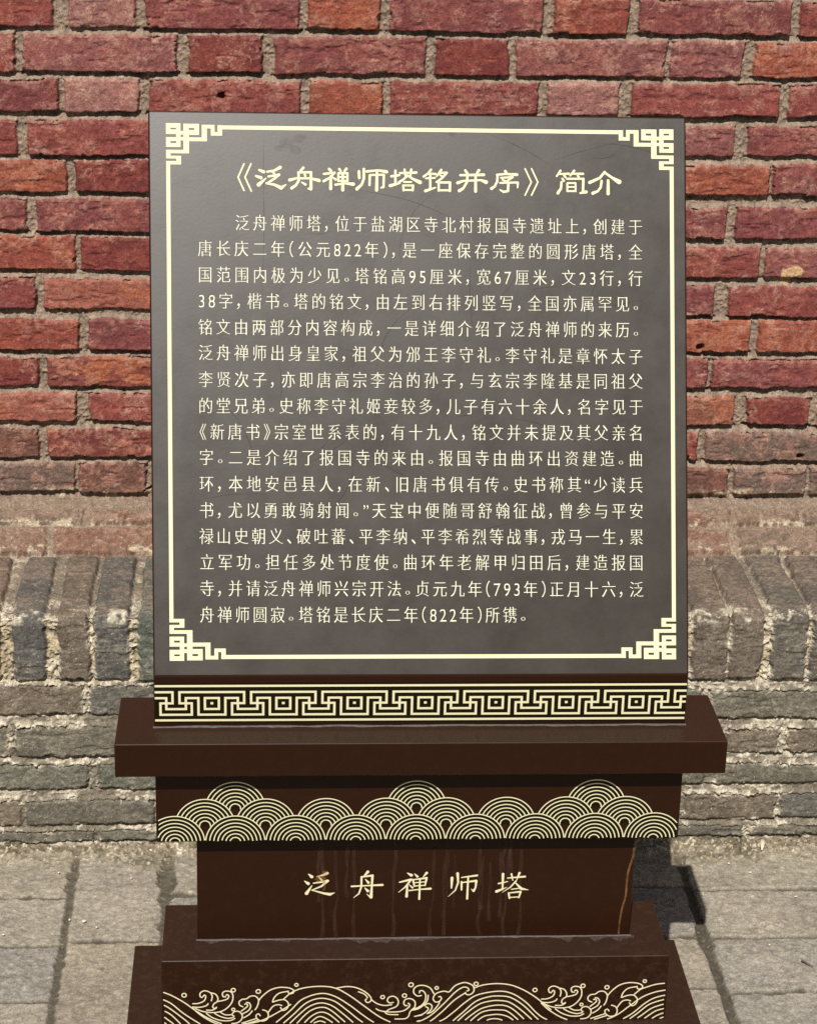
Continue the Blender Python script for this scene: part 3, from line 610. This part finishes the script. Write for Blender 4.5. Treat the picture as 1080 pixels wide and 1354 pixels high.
board = prism_x('board', [(YF, LZ + .0002), (YF, ZH), (YTT, ZT), (yb, zb), (YF + TH + .012, kb), (YF + TH + .012, LZ + .0002)], -OW, OW, M_PAINT, sign, .0022)
for v in board.data.vertices:
    s_ = min(max((v.co.z - ZH) / (ZT - ZH), 0), 1)
    v.co.x += (.0026 - .0094 * s_) if v.co.x < 0 else -.0018
board.data.materials.append(M_FACE)
for f in board.data.polygons:
    if f.normal.y < -.8 and f.normal.z > .3 and f.area > .1: f.material_index = 1

def on_board(x, t, h): return (x, YF + t * sy - h * sz, ZH + t * sz + h * sy)
def on_board_w(x, t, h): return on_board(x + (.0036 - .0075 * t / .757) * min(max((.342 - x) / .68, 0), 1), t, h)
def on_front(Y): return lambda x, z_, h: (x, Y - h, z_)

def rects(name, lst, place, mat, parent, h=.0003):
    vs, fs = [], []
    for k, (a, b, c, d_) in enumerate(lst):
        i = len(vs); hh = h + k * .000008
        a, c = min(a, c), max(a, c); b, d_ = min(b, d_), max(b, d_)
        vs += [place(a, b, hh), place(c, b, hh), place(c, d_, hh), place(a, d_, hh)]; fs.append((i, i + 1, i + 2, i + 3))
    return mesh_from(name, vs, fs, mat, parent)

def capsules(name, segs, place, mat, parent, h=.0003, thin=1.0):
    vs, fs = [], []; k = 0
    for q in segs:
        pts = [(q[i] / 1e4, q[i + 1] / 1e4, q[i + 2] / 2e4 * thin) for i in range(0, len(q), 3)]
        for (x0, y0, r0), (x1, y1, r1) in zip(pts, pts[1:]):
            hh = h + k * .000004; k += 1
            an = math.atan2(y1 - y0, x1 - x0); i = len(vs)
            for t in range(9):
                a = an + math.pi / 2 + math.pi * t / 8
                vs.append(place(x0 + r0 * math.cos(a), y0 + r0 * math.sin(a), hh))
            for t in range(9):
                a = an - math.pi / 2 + math.pi * t / 8
                vs.append(place(x1 + r1 * math.cos(a), y1 + r1 * math.sin(a), hh))
            fs.append(tuple(range(i, i + 18)))
    return mesh_from(name, vs, fs, mat, parent)

# border line and corner keys
bx0, bx1, bt0, bt1 = [v / 1e4 for v in DATA['border']]
lw, lh = [v / 1e4 * .92 for v in DATA['lw']]
cor = DATA['corner']
cx = max(c[2] for c in cor) / 1e4; cy = max(c[3] for c in cor) / 1e4
rects('border_line', [(bx0 + cx, bt1 - .0022 - lh, bx1 - cx, bt1 - .0022), (bx0 + cx, bt0 + .0022, bx1 - cx, bt0 + .0022 + lh),
                      (bx0, bt0 + cy, bx0 + lw, bt1 - cy), (bx1 - lw, bt0 + cy, bx1, bt1 - cy)], on_board_w, M_CREAM, board)
for mx in (0, 1):
    for my in (0, 1):
        R_ = []
        for a, b, c, d_ in cor:
            a, b, c, d_ = a / 1e4, b / 1e4, c / 1e4, d_ / 1e4
            xa, xc = (bx0 + a, bx0 + c) if not mx else (bx1 - c, bx1 - a)
            ya, yc = (bt1 - d_, bt1 - b) if my else (bt0 + b, bt0 + d_)
            R_.append((xa, ya, xc, yc))
        rects('corner_ornament', R_, on_board_w, M_CREAM, board)
for glyph in DATA['title']:
    capsules('title_character', glyph, on_board, M_CREAM, board, thin=.97)

# ---- body text set from Blender's built-in font, reshaped to thin level and thick upright strokes
CH = sorted(set(''.join(l[0] for l in DATA['lines'])))
tcs = {}
for ch in CH:
    cu = bpy.data.curves.new('glyph', 'FONT'); cu.body = ch
    ob = bpy.data.objects.new('glyph', cu); COL.objects.link(ob); tcs[ch] = ob
dg = bpy.context.evaluated_depsgraph_get(); dg.update()

def contours(ob):
    ev = ob.evaluated_get(dg); cu = ev.to_curve(dg); out = []
    for s_ in cu.splines:
        bp = s_.bezier_points; k = len(bp); pts = []
        for i in range(k):
            a, b = bp[i], bp[(i + 1) % k]
            p0, p1, p2, p3 = a.co, a.handle_right, b.handle_left, b.co
            L_ = (p3 - p0).length
            straight = L_ < 1e-6 or (abs((p1 - p0).cross(p3 - p0).length) + abs((p2 - p0).cross(p3 - p0).length)) / L_ < .004
            ns = 1 if straight else 5
            for j in range(ns):
                t = j / ns
                q = p0 * (1 - t) ** 3 + p1 * 3 * t * (1 - t) ** 2 + p2 * 3 * t * t * (1 - t) + p3 * t ** 3
                if not pts or math.hypot(q.x - pts[-1][0], q.y - pts[-1][1]) > 1e-4: pts.append((q.x, q.y))
        if math.hypot(pts[0][0] - pts[-1][0], pts[0][1] - pts[-1][1]) < 1e-4: pts.pop()
        if len(pts) > 2: out.append(np.array(pts))
    ev.to_curve_clear()
    return out

def area(p):
    x, y = p[:, 0], p[:, 1]
    return .5 * np.sum(x * np.roll(y, -1) - y * np.roll(x, -1))

def inside(p, q):
    c = False; k = len(q); j = k - 1
    for i in range(k):
        if (q[i][1] > p[1]) != (q[j][1] > p[1]) and p[0] < (q[j][0] - q[i][0]) * (p[1] - q[i][1]) / (q[j][1] - q[i][1]) + q[i][0]: c = not c
        j = i
    return c

NR = 104                                   # cells per em
GX0, GY0, GNX, GNY = -0.06, -0.14, int(1.14 * NR), int(1.10 * NR)

def raster(loops):
    out = np.zeros((GNY, GNX), bool)
    seg = np.concatenate([np.concatenate([p, np.roll(p, -1, 0)], 1) for p in loops])
    xc = GX0 + (np.arange(GNX) + .5) / NR
    for r_ in range(GNY):
        y = GY0 + (r_ + .5) / NR
        s_ = seg[(seg[:, 1] > y) != (seg[:, 3] > y)]
        if len(s_):
            xs_ = s_[:, 0] + (y - s_[:, 1]) / (s_[:, 3] - s_[:, 1]) * (s_[:, 2] - s_[:, 0])
            out[r_] = (np.sum(xs_[None, :] < xc[:, None], 1) % 2) == 1
    return out

def runs(line):
    d_ = np.diff(np.concatenate([[0], line.astype(np.int8), [0]]))
    return list(zip(np.where(d_ == 1)[0], np.where(d_ == -1)[0]))

def thin_strokes(img, keep, floor, lim):
    """strokes that run along the rows lose weight, the ones across them keep it"""
    nr, nc = img.shape
    W = np.zeros(img.shape, int)
    for r_ in range(nr):
        for a, c_ in runs(img[r_]): W[r_, a:c_] = c_ - a
    out = np.zeros_like(img)
    for q in range(nc):
        for a, c_ in runs(img[:, q]):
            L_ = c_ - a; f = np.clip((W[a:c_, q].max() / L_ - 1.2) / .9, 0, 1) if L_ < lim * NR else 0
            nl = max(L_ * (1 - f * (1 - keep)), min(L_, floor * NR)); m_ = (a + c_) / 2; s0_ = int(round(m_ - nl / 2))
            out[s0_:max(int(round(m_ + nl / 2)), s0_ + 1), q] = True
    return out

def to_rects(img):
    done, live = [], {}
    for r_ in range(GNY + 1):
        cur = set(runs(img[r_])) if r_ < GNY else set()
        for k_ in list(live):
            if k_ not in cur: done.append((k_[0], live.pop(k_), k_[1], r_))
        for k_ in cur: live.setdefault(k_, r_)
    return [(GX0 + a / NR, GY0 + y0 / NR, GX0 + c_ / NR, GY0 + y1 / NR) for a, y0, c_, y1 in done]

GL = {}
for ch in CH:
    cs = contours(tcs[ch])
    ar = [area(p) for p in cs]
    sg = np.sign(ar[int(np.argmax(np.abs(ar)))])
    digit = ch in '0123456789'
    outs = [(p, []) for p, a in zip(cs, ar) if a * sg > 0]
    for p, a in zip(cs, ar):
        if a * sg < 0:
            c_ = [o for o in outs if inside(p.mean(0) if False else p[0], o[0])]
            if c_: min(c_, key=lambda o: abs(area(o[0])))[1].append(p)
    allp = np.concatenate(cs); mn, mx = allp.min(0), allp.max(0)
    img = np.zeros((GNY, GNX), bool); ser = []
    plain = digit or ch in '，。、《》（）“”'
    for o_, hs in outs:
        img |= raster([o_] + hs)
        if plain: continue
        k = len(o_)
        for i in range(k):                    # the little triangle at the right end of a level stroke
            a, b = o_[i], o_[(i + 1) % k]; e = b - a; le = np.hypot(*e)
            pv = a - o_[i - 1]; nx = o_[(i + 2) % k] - b
            nrm_ = np.array([e[1], -e[0]]) * sg / max(le, 1e-6)
            if .045 < le < .10 and nrm_[0] > .9 and np.hypot(*pv) > .16 and np.hypot(*nx) > .16 and abs(pv[1]) < .12 * abs(pv[0]) and abs(nx[1]) < .12 * abs(nx[0]):
                yc_ = (a[1] + b[1]) / 2; xr = max(a[0], b[0])
                ser.append(np.array([(xr - .13, yc_), (xr - .055, yc_ + .07), (xr + .015, yc_ - .014), (xr - .13, yc_ - .014)]))
    for s_ in ser: img |= raster([s_])
    img = thin_strokes(img, .40 if not digit else .7, .026, .13)
    img = thin_strokes(np.ascontiguousarray(img.T), .70, .040, .13).T.copy()
    polys = to_rects(img)
    GL[ch] = (polys, mn, mx)
for ob in tcs.values():
    cu = ob.data; bpy.data.objects.remove(ob); bpy.data.curves.remove(cu)

EMX, EMY = .0199, .0231
def width(c):
    if c in '，。、': return .60
    if c in '（）': return .49
    if c in '《》': return .61
    if c in '“”': return .47
    if c.isdigit(): return .565
    return 1.0
for body_, xa, xb, ta, tb in DATA['lines']:
    us = [width(c) for c in body_]; tot = sum(us)
    xa, xb, ta, tb = xa / 1e4, xb / 1e4, ta / 1e4, tb / 1e4
    k_ = (xb - xa) / (tot - (.15 if body_[-1] not in '，。、' else 0)); xx = xa - .001
    vs, fs = [], []; hz = 0
    for ch, u_ in zip(body_, us):
        polys, mn, mx = GL[ch]
        ccx = xx + k_ * u_ / 2 - k_ * (.16 if ch == '，' else .10 if ch in '。、' else .06); xx += k_ * u_
        ty_ = ta + (tb - ta) * (ccx - xa) / (xb - xa)
        gx = (mn[0] + mx[0]) / 2 if u_ < 1 else .5
        fx_, fy_ = EMX, EMY
        if ch.isdigit(): fx_, fy_ = EMX * 1.0, EMY * 1.06
        if ch == '。': fx_ = fy_ = EMX * .9
        hh = .0003
        for x0_, y0_, x1_, y1_ in polys:
            i = len(vs)
            for qx, qy in ((x0_, y0_), (x1_, y0_), (x1_, y1_), (x0_, y1_)):
                vs.append(on_board(ccx + (qx - gx) * fx_, ty_ + (qy - .3575) * fy_, hh))
            fs.append((i, i + 1, i + 2, i + 3))
    mesh_from('text_line', vs, fs, M_TEXT, board)

# scratches and a dried smudge on the panel
def ribbon(pts, w):
    out = []
    for i, (x, y) in enumerate(pts):
        a = pts[max(i - 1, 0)]; b = pts[min(i + 1, len(pts) - 1)]
        dx, dy = b[0] - a[0], b[1] - a[1]; l_ = math.hypot(dx, dy) or 1
        ww = w(i / max(1, len(pts) - 1)) if callable(w) else w
        out.append(((x - dy / l_ * ww / 2, y + dx / l_ * ww / 2), (x + dy / l_ * ww / 2, y - dx / l_ * ww / 2)))
    return out

def catmull(pts, ns=6):
    p = [pts[0]] + list(pts) + [pts[-1]]; out = []
    for i in range(1, len(p) - 2):
        for j in range(ns):
            t = j / ns
            out.append(tuple(.5 * (2 * p[i][a] + (p[i + 1][a] - p[i - 1][a]) * t + (2 * p[i - 1][a] - 5 * p[i][a] + 4 * p[i + 1][a] - p[i + 2][a]) * t * t + (3 * p[i][a] - p[i - 1][a] - 3 * p[i + 1][a] + p[i + 2][a]) * t ** 3) for a in (0, 1)))
    out.append(tuple(pts[-1])); return out

def ribbons(name, lines, place, mat, parent, w, h=.0003, ns=6, dz=.000006, clip=None):
    vs, fs = [], []
    for k, pl in enumerate(lines):
        q = catmull(pl, ns)
        if clip: q = [p for p in q if clip(p)]
        if len(q) < 2: continue
        rb = ribbon(q, w); i = len(vs); hh = h + k * dz
        for a, b in rb: vs += [place(*a, hh), place(*b, hh)]
        for j in range(len(rb) - 1): fs.append((i + 2 * j, i + 2 * j + 1, i + 2 * j + 3, i + 2 * j + 2))
    return mesh_from(name, vs, fs, mat, parent)

sc = []
rs = np.random.RandomState(5)
for k in range(34):
    x, t = rs.uniform(-.33, .3), rs.uniform(.15, .74); a = rs.choice([0, 1.57, .3, -.4]) + rs.normal(0, .25); l_ = rs.uniform(.02, .13)
    b = rs.uniform(-.6, .6); pts = []
    for j in range(6):
        f = j / 5; pts.append((x + l_ * f * math.cos(a + b * f), t + l_ * f * math.sin(a + b * f)))
    sc.append([p for p in pts if abs(p[0]) < .355 and .01 < p[1] < .75])
sc.append([(-.212, .735), (-.2135, .68), (-.2125, .60), (-.2155, .50)])
sc.append([(-.10, .655), (-.02, .64), (.05, .612)])
ribbons('scratch', [s_ for s_ in sc if len(s_) > 1], on_board, M_SCRATCH, board, lambda t: .0006 * math.sin(math.pi * min(max(t, .05), .95)) + .0002, h=.00018, dz=.000002)
for n_, (x, t, r_) in enumerate(((-.182, .716, .011), (-.165, .722, .009), (-.170, .706, .008), (.04, .731, .006), (-.193, .708, .006), (-.013, .366, .006), (-.014, .356, .004))):
    k = 26; rr_ = [rs.uniform(.75, 1.1) for _ in range(k)]
    vs = [on_board(x + q * f_ * r_ * math.cos(2 * math.pi * j / k), t + q * f_ * r_ * .8 * math.sin(2 * math.pi * j / k), .00012 + n_ * .000002) for f_ in (.55, 1.0) for j, q in enumerate(rr_)]
    fs = [tuple(range(k))] + [(j, k + j, k + (j + 1) % k, (j + 1) % k) for j in range(k)]
    mesh_from('smudge', vs, fs, M_SMUDGE, board)

# ---- key pattern band on the foot of the board
fr = on_front(YF)
z0, z1, z2, z3, z4, z5, z6 = [v / 1e4 for v in DATA['fretz']]
f0, fp_ = [v / 1e4 for v in DATA['fret']]
R_ = []; lwf = .0031
xl, xr = -OW + .0040, OW - .0034
def hl(a, b, z_): R_.append((max(min(a, b) - lwf / 2, xl), z_ - lwf / 2, min(max(a, b) + lwf / 2, xr), z_ + lwf / 2))
def vl(x_, a, b):
    if xl < x_ - lwf / 2 and x_ + lwf / 2 < xr: R_.append((x_ - lwf / 2, min(a, b) + lwf / 2, x_ + lwf / 2, max(a, b) - lwf / 2))
hl(xl, xr, z0); hl(xl, xr, z6)
u_ = fp_ / 513.0
for k in range(-2, 9):
    c_ = f0 + k * fp_                       # centre of a square
    if xl < c_ < xr:
        hl(c_ - 50 * u_, c_ + 50 * u_, z2); hl(c_ - 50 * u_, c_ + 50 * u_, z4)
        vl(c_ - 50 * u_, z2, z4); vl(c_ + 50 * u_, z2, z4)
        R_.append((c_ - 10 * u_, z3 - .0017, c_ + 10 * u_, z3 + .0017))
    j = c_ + fp_ / 2                        # centre of the joint to the right
    def H_(a, b, z_):
        a, b = j + a * u_, j + b * u_
        if b > xl and a < xr: hl(a, b, z_)
    def V_(a, z_, zz): vl(j + a * u_, z_, zz)
    H_(25, 513 - 25, z1); V_(25, z1, z3); V_(-25, z1, z3)
    H_(-112, -25, z3); H_(25, 112, z3); V_(-112, z3, z5); V_(112, z3, z5); H_(-112, 112, z5)
    H_(-160, -70, z2); H_(70, 160, z2); V_(-70, z2, z4); V_(70, z2, z4); H_(-70, 70, z4)
    V_(-160, z2, z5); V_(160, z2, z5); H_(160, 513 - 160, z5)
rects('key_band_ground', [(xl, z6 - .0045, xr, z0 + .0045)], fr, M_DARKPRINT, board, .0002)
rects('key_band', R_, fr, M_CREAM, board, .0004)

# ---- cloud-scale pattern on the block
fb = on_front(-.0468)
a0, ap = [v / 1e4 for v in DATA['arch']]
zbot = .3785; Rr = ap / 2 + .0001
def arches(cs_, h):
    for n_, (x, zc) in enumerate(cs_):
        vs, fs, mi = [], [], []
        def ok(p): return p[1] > zbot and abs(p[0]) < .3555
        NS = 48; hh = h + n_ * .00001
        A_ = np.linspace(rad(-24), rad(204), NS + 1)
        for aa, ab in zip(A_, A_[1:]):
            q = [(x, zc), (x + Rr * math.cos(aa), zc + Rr * math.sin(aa)), (x + Rr * math.cos(ab), zc + Rr * math.sin(ab))]
            q = [(min(max(p[0], -.3555), .3555), max(p[1], zbot)) for p in q]
            i = len(vs); vs += [fb(*p, hh) for p in q]; fs.append((i, i + 1, i + 2)); mi.append(0)
        for rr_ in range(7):
            r_ = Rr - .0008 - rr_ * .00548
            lw_ = .00076
            for aa, ab in zip(A_, A_[1:]):
                if rr_ == 6 and (aa < rad(-14) or ab > rad(194)): continue
                q = [(x + (r_ + s_ * lw_) * math.cos(a), zc + (r_ + s_ * lw_) * math.sin(a)) for a, s_ in ((aa, -1), (aa, 1), (ab, 1), (ab, -1))]
                if all(ok(p) for p in q):
                    i = len(vs); vs += [fb(*p, hh + .00005) for p in q]; fs.append((i, i + 1, i + 2, i + 3)); mi.append(1)
        o_ = mesh_from('cloud_scale', vs, fs, M_DARKPRINT, wblock)
        o_.data.materials.append(M_CREAM)
        o_.data.polygons.foreach_set('material_index', mi)
zc0 = zbot + .0396 - Rr
rise = .0255
arches([(a0 + ap * k, zc0 + 2 * rise) for k in (1, 4, 7)], .0001)
arches([(a0 + ap * (k + .5), zc0 + rise) for k in range(8)], .0004)
arches([(a0 + ap * k, zc0) for k in range(9)], .0007)

# ---- sea waves and spray on the stepped base
fsn = on_front(-.0743)
wl_ = [[(q[i] / 1e4, q[i + 1] / 1e4) for i in range(0, len(q), 2)] for q in DATA['waves']]
ribbons('sea_waves', wl_, fsn, M_CREAM, step, .0017, .0003, 7, clip=lambda p: p[1] > .1042 and abs(p[0]) < .3505)
for x, z_, r_ in DATA['bubbles']:
    x, z_, r_ = x / 1e4, z_ / 1e4, r_ / 1e4 * .82
    ribbons('spray_ring', [[(x + r_ * math.cos(a), z_ + r_ * math.sin(a)) for a in np.linspace(0, 2 * math.pi, 13)]], fsn, M_CREAM, step, .0016, .0003, 3)

# ---- name on the plinth, drip stains, sealant
fpn = on_front(-.0209)
for glyph in DATA['name']:
    capsules('name_character', glyph, fpn, M_CREAM, plinth, .0003)
st_ = []; rst = []
for k, (a, b) in enumerate(DATA['streaks']):
    a, b = a / 1e4, b / 1e4; pts = []
    for j in range(9):
        f = j / 8
        pts.append((a + (b - a) * f + rs.normal(0, .0012), .374 - f * .164))
    (rst if k == 9 else st_).append(pts)
for k in range(9):
    x = rs.uniform(-.16, .2); z_ = .374 - rs.uniform(0, .05)
    st_.append([(x + rs.normal(0, .0012), z_ - f * rs.uniform(.08, .11)) for f in np.linspace(0, 1, 6)])
ribbons('drip_stain', st_, fpn, M_STREAK, plinth, lambda t: .0026 + .0026 * math.sin(5 * t) ** 2, .00012, dz=.000003)
ribbons('rust_stain', rst, fpn, M_RUST, plinth, lambda t: .0034 - .0012 * t, .0005, dz=.000003)
ribbons('rust_stain', [[(-.1285, .316), (-.1295, .306), (-.1275, .296), (-.1285, .285)]], fpn, M_RUSTF, plinth, .0035, .0005, dz=.000003)
for (x, z_, rx, rz) in ((-.133, .303, .009, .006), (-.127, .312, .005, .006)):
    k = 20
    mesh_from('rust_blot', [fpn(x + q * rx * math.cos(2 * math.pi * j / k), z_ + q * rz * math.sin(2 * math.pi * j / k), .00062 + .000004 * rx * 1000) for j, q in enumerate([rs.uniform(.6, 1.1) for _ in range(k)])], [tuple(range(k))], M_RUSTF, plinth)

def bead(name, x0, x1, y, z_, rad_, var, mat, parent, seed):
    r_ = np.random.RandomState(seed); k = int((x1 - x0) / .003)
    xs = np.linspace(x0, x1, k); q = fbm(xs, xs * 0, .02, 4, seed); q2 = fbm(xs, xs * 0 + 3, .05, 3, seed + 1)
    out = np.zeros((6, k, 3))
    for i in range(6):
        a = math.pi / 2 * i / 5
        w_ = rad_ * (1 + var * (q - .5) * 2); h_ = rad_ * .6 * (1 + .6 * (q2 - .5) * 2)
        out[i, :, 0] = xs; out[i, :, 1] = y - w_ * math.cos(a); out[i, :, 2] = z_ + h_ * math.sin(a)
    return new_mesh_obj(name, grid_mesh(name, out), mat, parent)
bead('sealant_bead', -OW + .001, OW - .001, YF, LZ + .0001, .0026, .8, M_SEAL, ledge, 3)
bead('sealant_bead', -.306, .306, -.0209,  .2071, .0019, 1.2, M_SEAL, step, 5)
# lime washed out over the top of the stepped base
xs = np.linspace(-.30, .31, 500); q = fbm(xs, xs * 0, .05, 5, 77); q2 = fbm(xs, xs * 0, .012, 3, 78)
vs = []; fs = []
for i, x in enumerate(xs):
    d_ = max(.0025, (q[i] - .46) * .045 + (q2[i] - .5) * .016)
    vs += [(x, -.0215, .2076), (x, -.0209 - d_, .20725)]
    if i: fs.append((2 * i - 2, 2 * i - 1, 2 * i + 1, 2 * i))
mesh_from('lime_deposit', vs, fs, M_SEALW, step)

# ------------------------------------------------------------ litter on the ground
def pebble_mesh(r_, seed):
    bm = bmesh.new(); bmesh.ops.create_icosphere(bm, subdivisions=2, radius=1)
    q = np.random.RandomState(seed); ax = q.uniform(.6, 1.2, 3); ax[2] *= .6
    for v in bm.verts:
        f = 1 + .35 * (vnoise(np.array([v.co.x * 1.7 + seed]), np.array([v.co.y * 1.7 + v.co.z * 2.3]), seed)[0] - .5)
        v.co = Vector((v.co.x * ax[0], v.co.y * ax[1], v.co.z * ax[2])) * r_ * f
    me = bpy.data.meshes.new('mortar_crumb'); bm.to_mesh(me); bm.free(); return me
M_CRUMB = plain_material('pale_mortar_crumb', tuple(lin(214, 204, 184)), .9, .25, 300)
M_STONE = plain_material('dark_grit', tuple(lin(92, 86, 74)), .9, .3, 300)
crumbs = [(-.403, .590, .0036), (-.52, .372, .0028), (-.497, .367, .0030), (-.476, .349, .0024), (-.43, .50, .0022), (.56, .545, .0030), (.60, .50, .0026),
          (.545, .56, .0034), (.66, .42, .0024), (.57, .53, .0025), (.585, .275, .0022), (-.55, .52, .0024), (-.62, .33, .0024), (.70, .37, .0024)]
for k, (x, y, r_) in enumerate(crumbs):
    o = new_mesh_obj('mortar_crumb', pebble_mesh(r_, 40 + k), M_CRUMB); o.location = (x, y, .002 + r_ * .3); o.rotation_euler[2] = k
    tag(o, 'small pale crumb of mortar lying on the grey paving near the wall foot', 'crumb', 'mortar crumbs scattered on the paving')
M_LEAF = plain_material('dry_pale_leaf', tuple(lin(216, 206, 176)), .8, .15, 200)
me = grid_mesh('leaf_sliver', np.array([[[-.001, -.018, 0], [.001, -.018, 0]], [[-.0035, -.006, .0015], [.003, -.006, .0025]], [[-.004, .006, .002], [.0042, .006, .001]], [[-.001, .018, .0005], [.0012, .018, .0006]]]))
lf = new_mesh_obj('dry_leaf', me, M_LEAF); so_ = lf.modifiers.new('thickness', 'SOLIDIFY'); so_.thickness = .0006
lf.location = (.637, .578, .012); lf.rotation_euler = (.1, .1, -.25)
tag(lf, 'narrow pale dry leaf lying on the grit at the wall foot right of the sign', 'leaf')
def twig(name, x, y, l_, rz, label):
    bm = bmesh.new()
    bmesh.ops.create_cone(bm, cap_ends=True, segments=8, radius1=.0014, radius2=.0007, depth=l_)
    for v in bm.verts: v.co = Vector((v.co.z, v.co.x + .08 * v.co.z ** 2 / l_, v.co.y + .0016))
    bmesh.ops.create_icosphere(bm, subdivisions=1, radius=.0021, matrix=Matrix.Translation((-l_ / 2, 0, .002)))
    me_ = bpy.data.meshes.new(name); bm.to_mesh(me_); bm.free()
    o_ = new_mesh_obj(name, me_, M_STONE); o_.location = (x, y, .002); o_.rotation_euler[2] = rz
    tag(o_, label, 'twig')
twig('twig', .633, .218, .022, -.95, 'short dark twig lying on a grey slab right of the sign base')
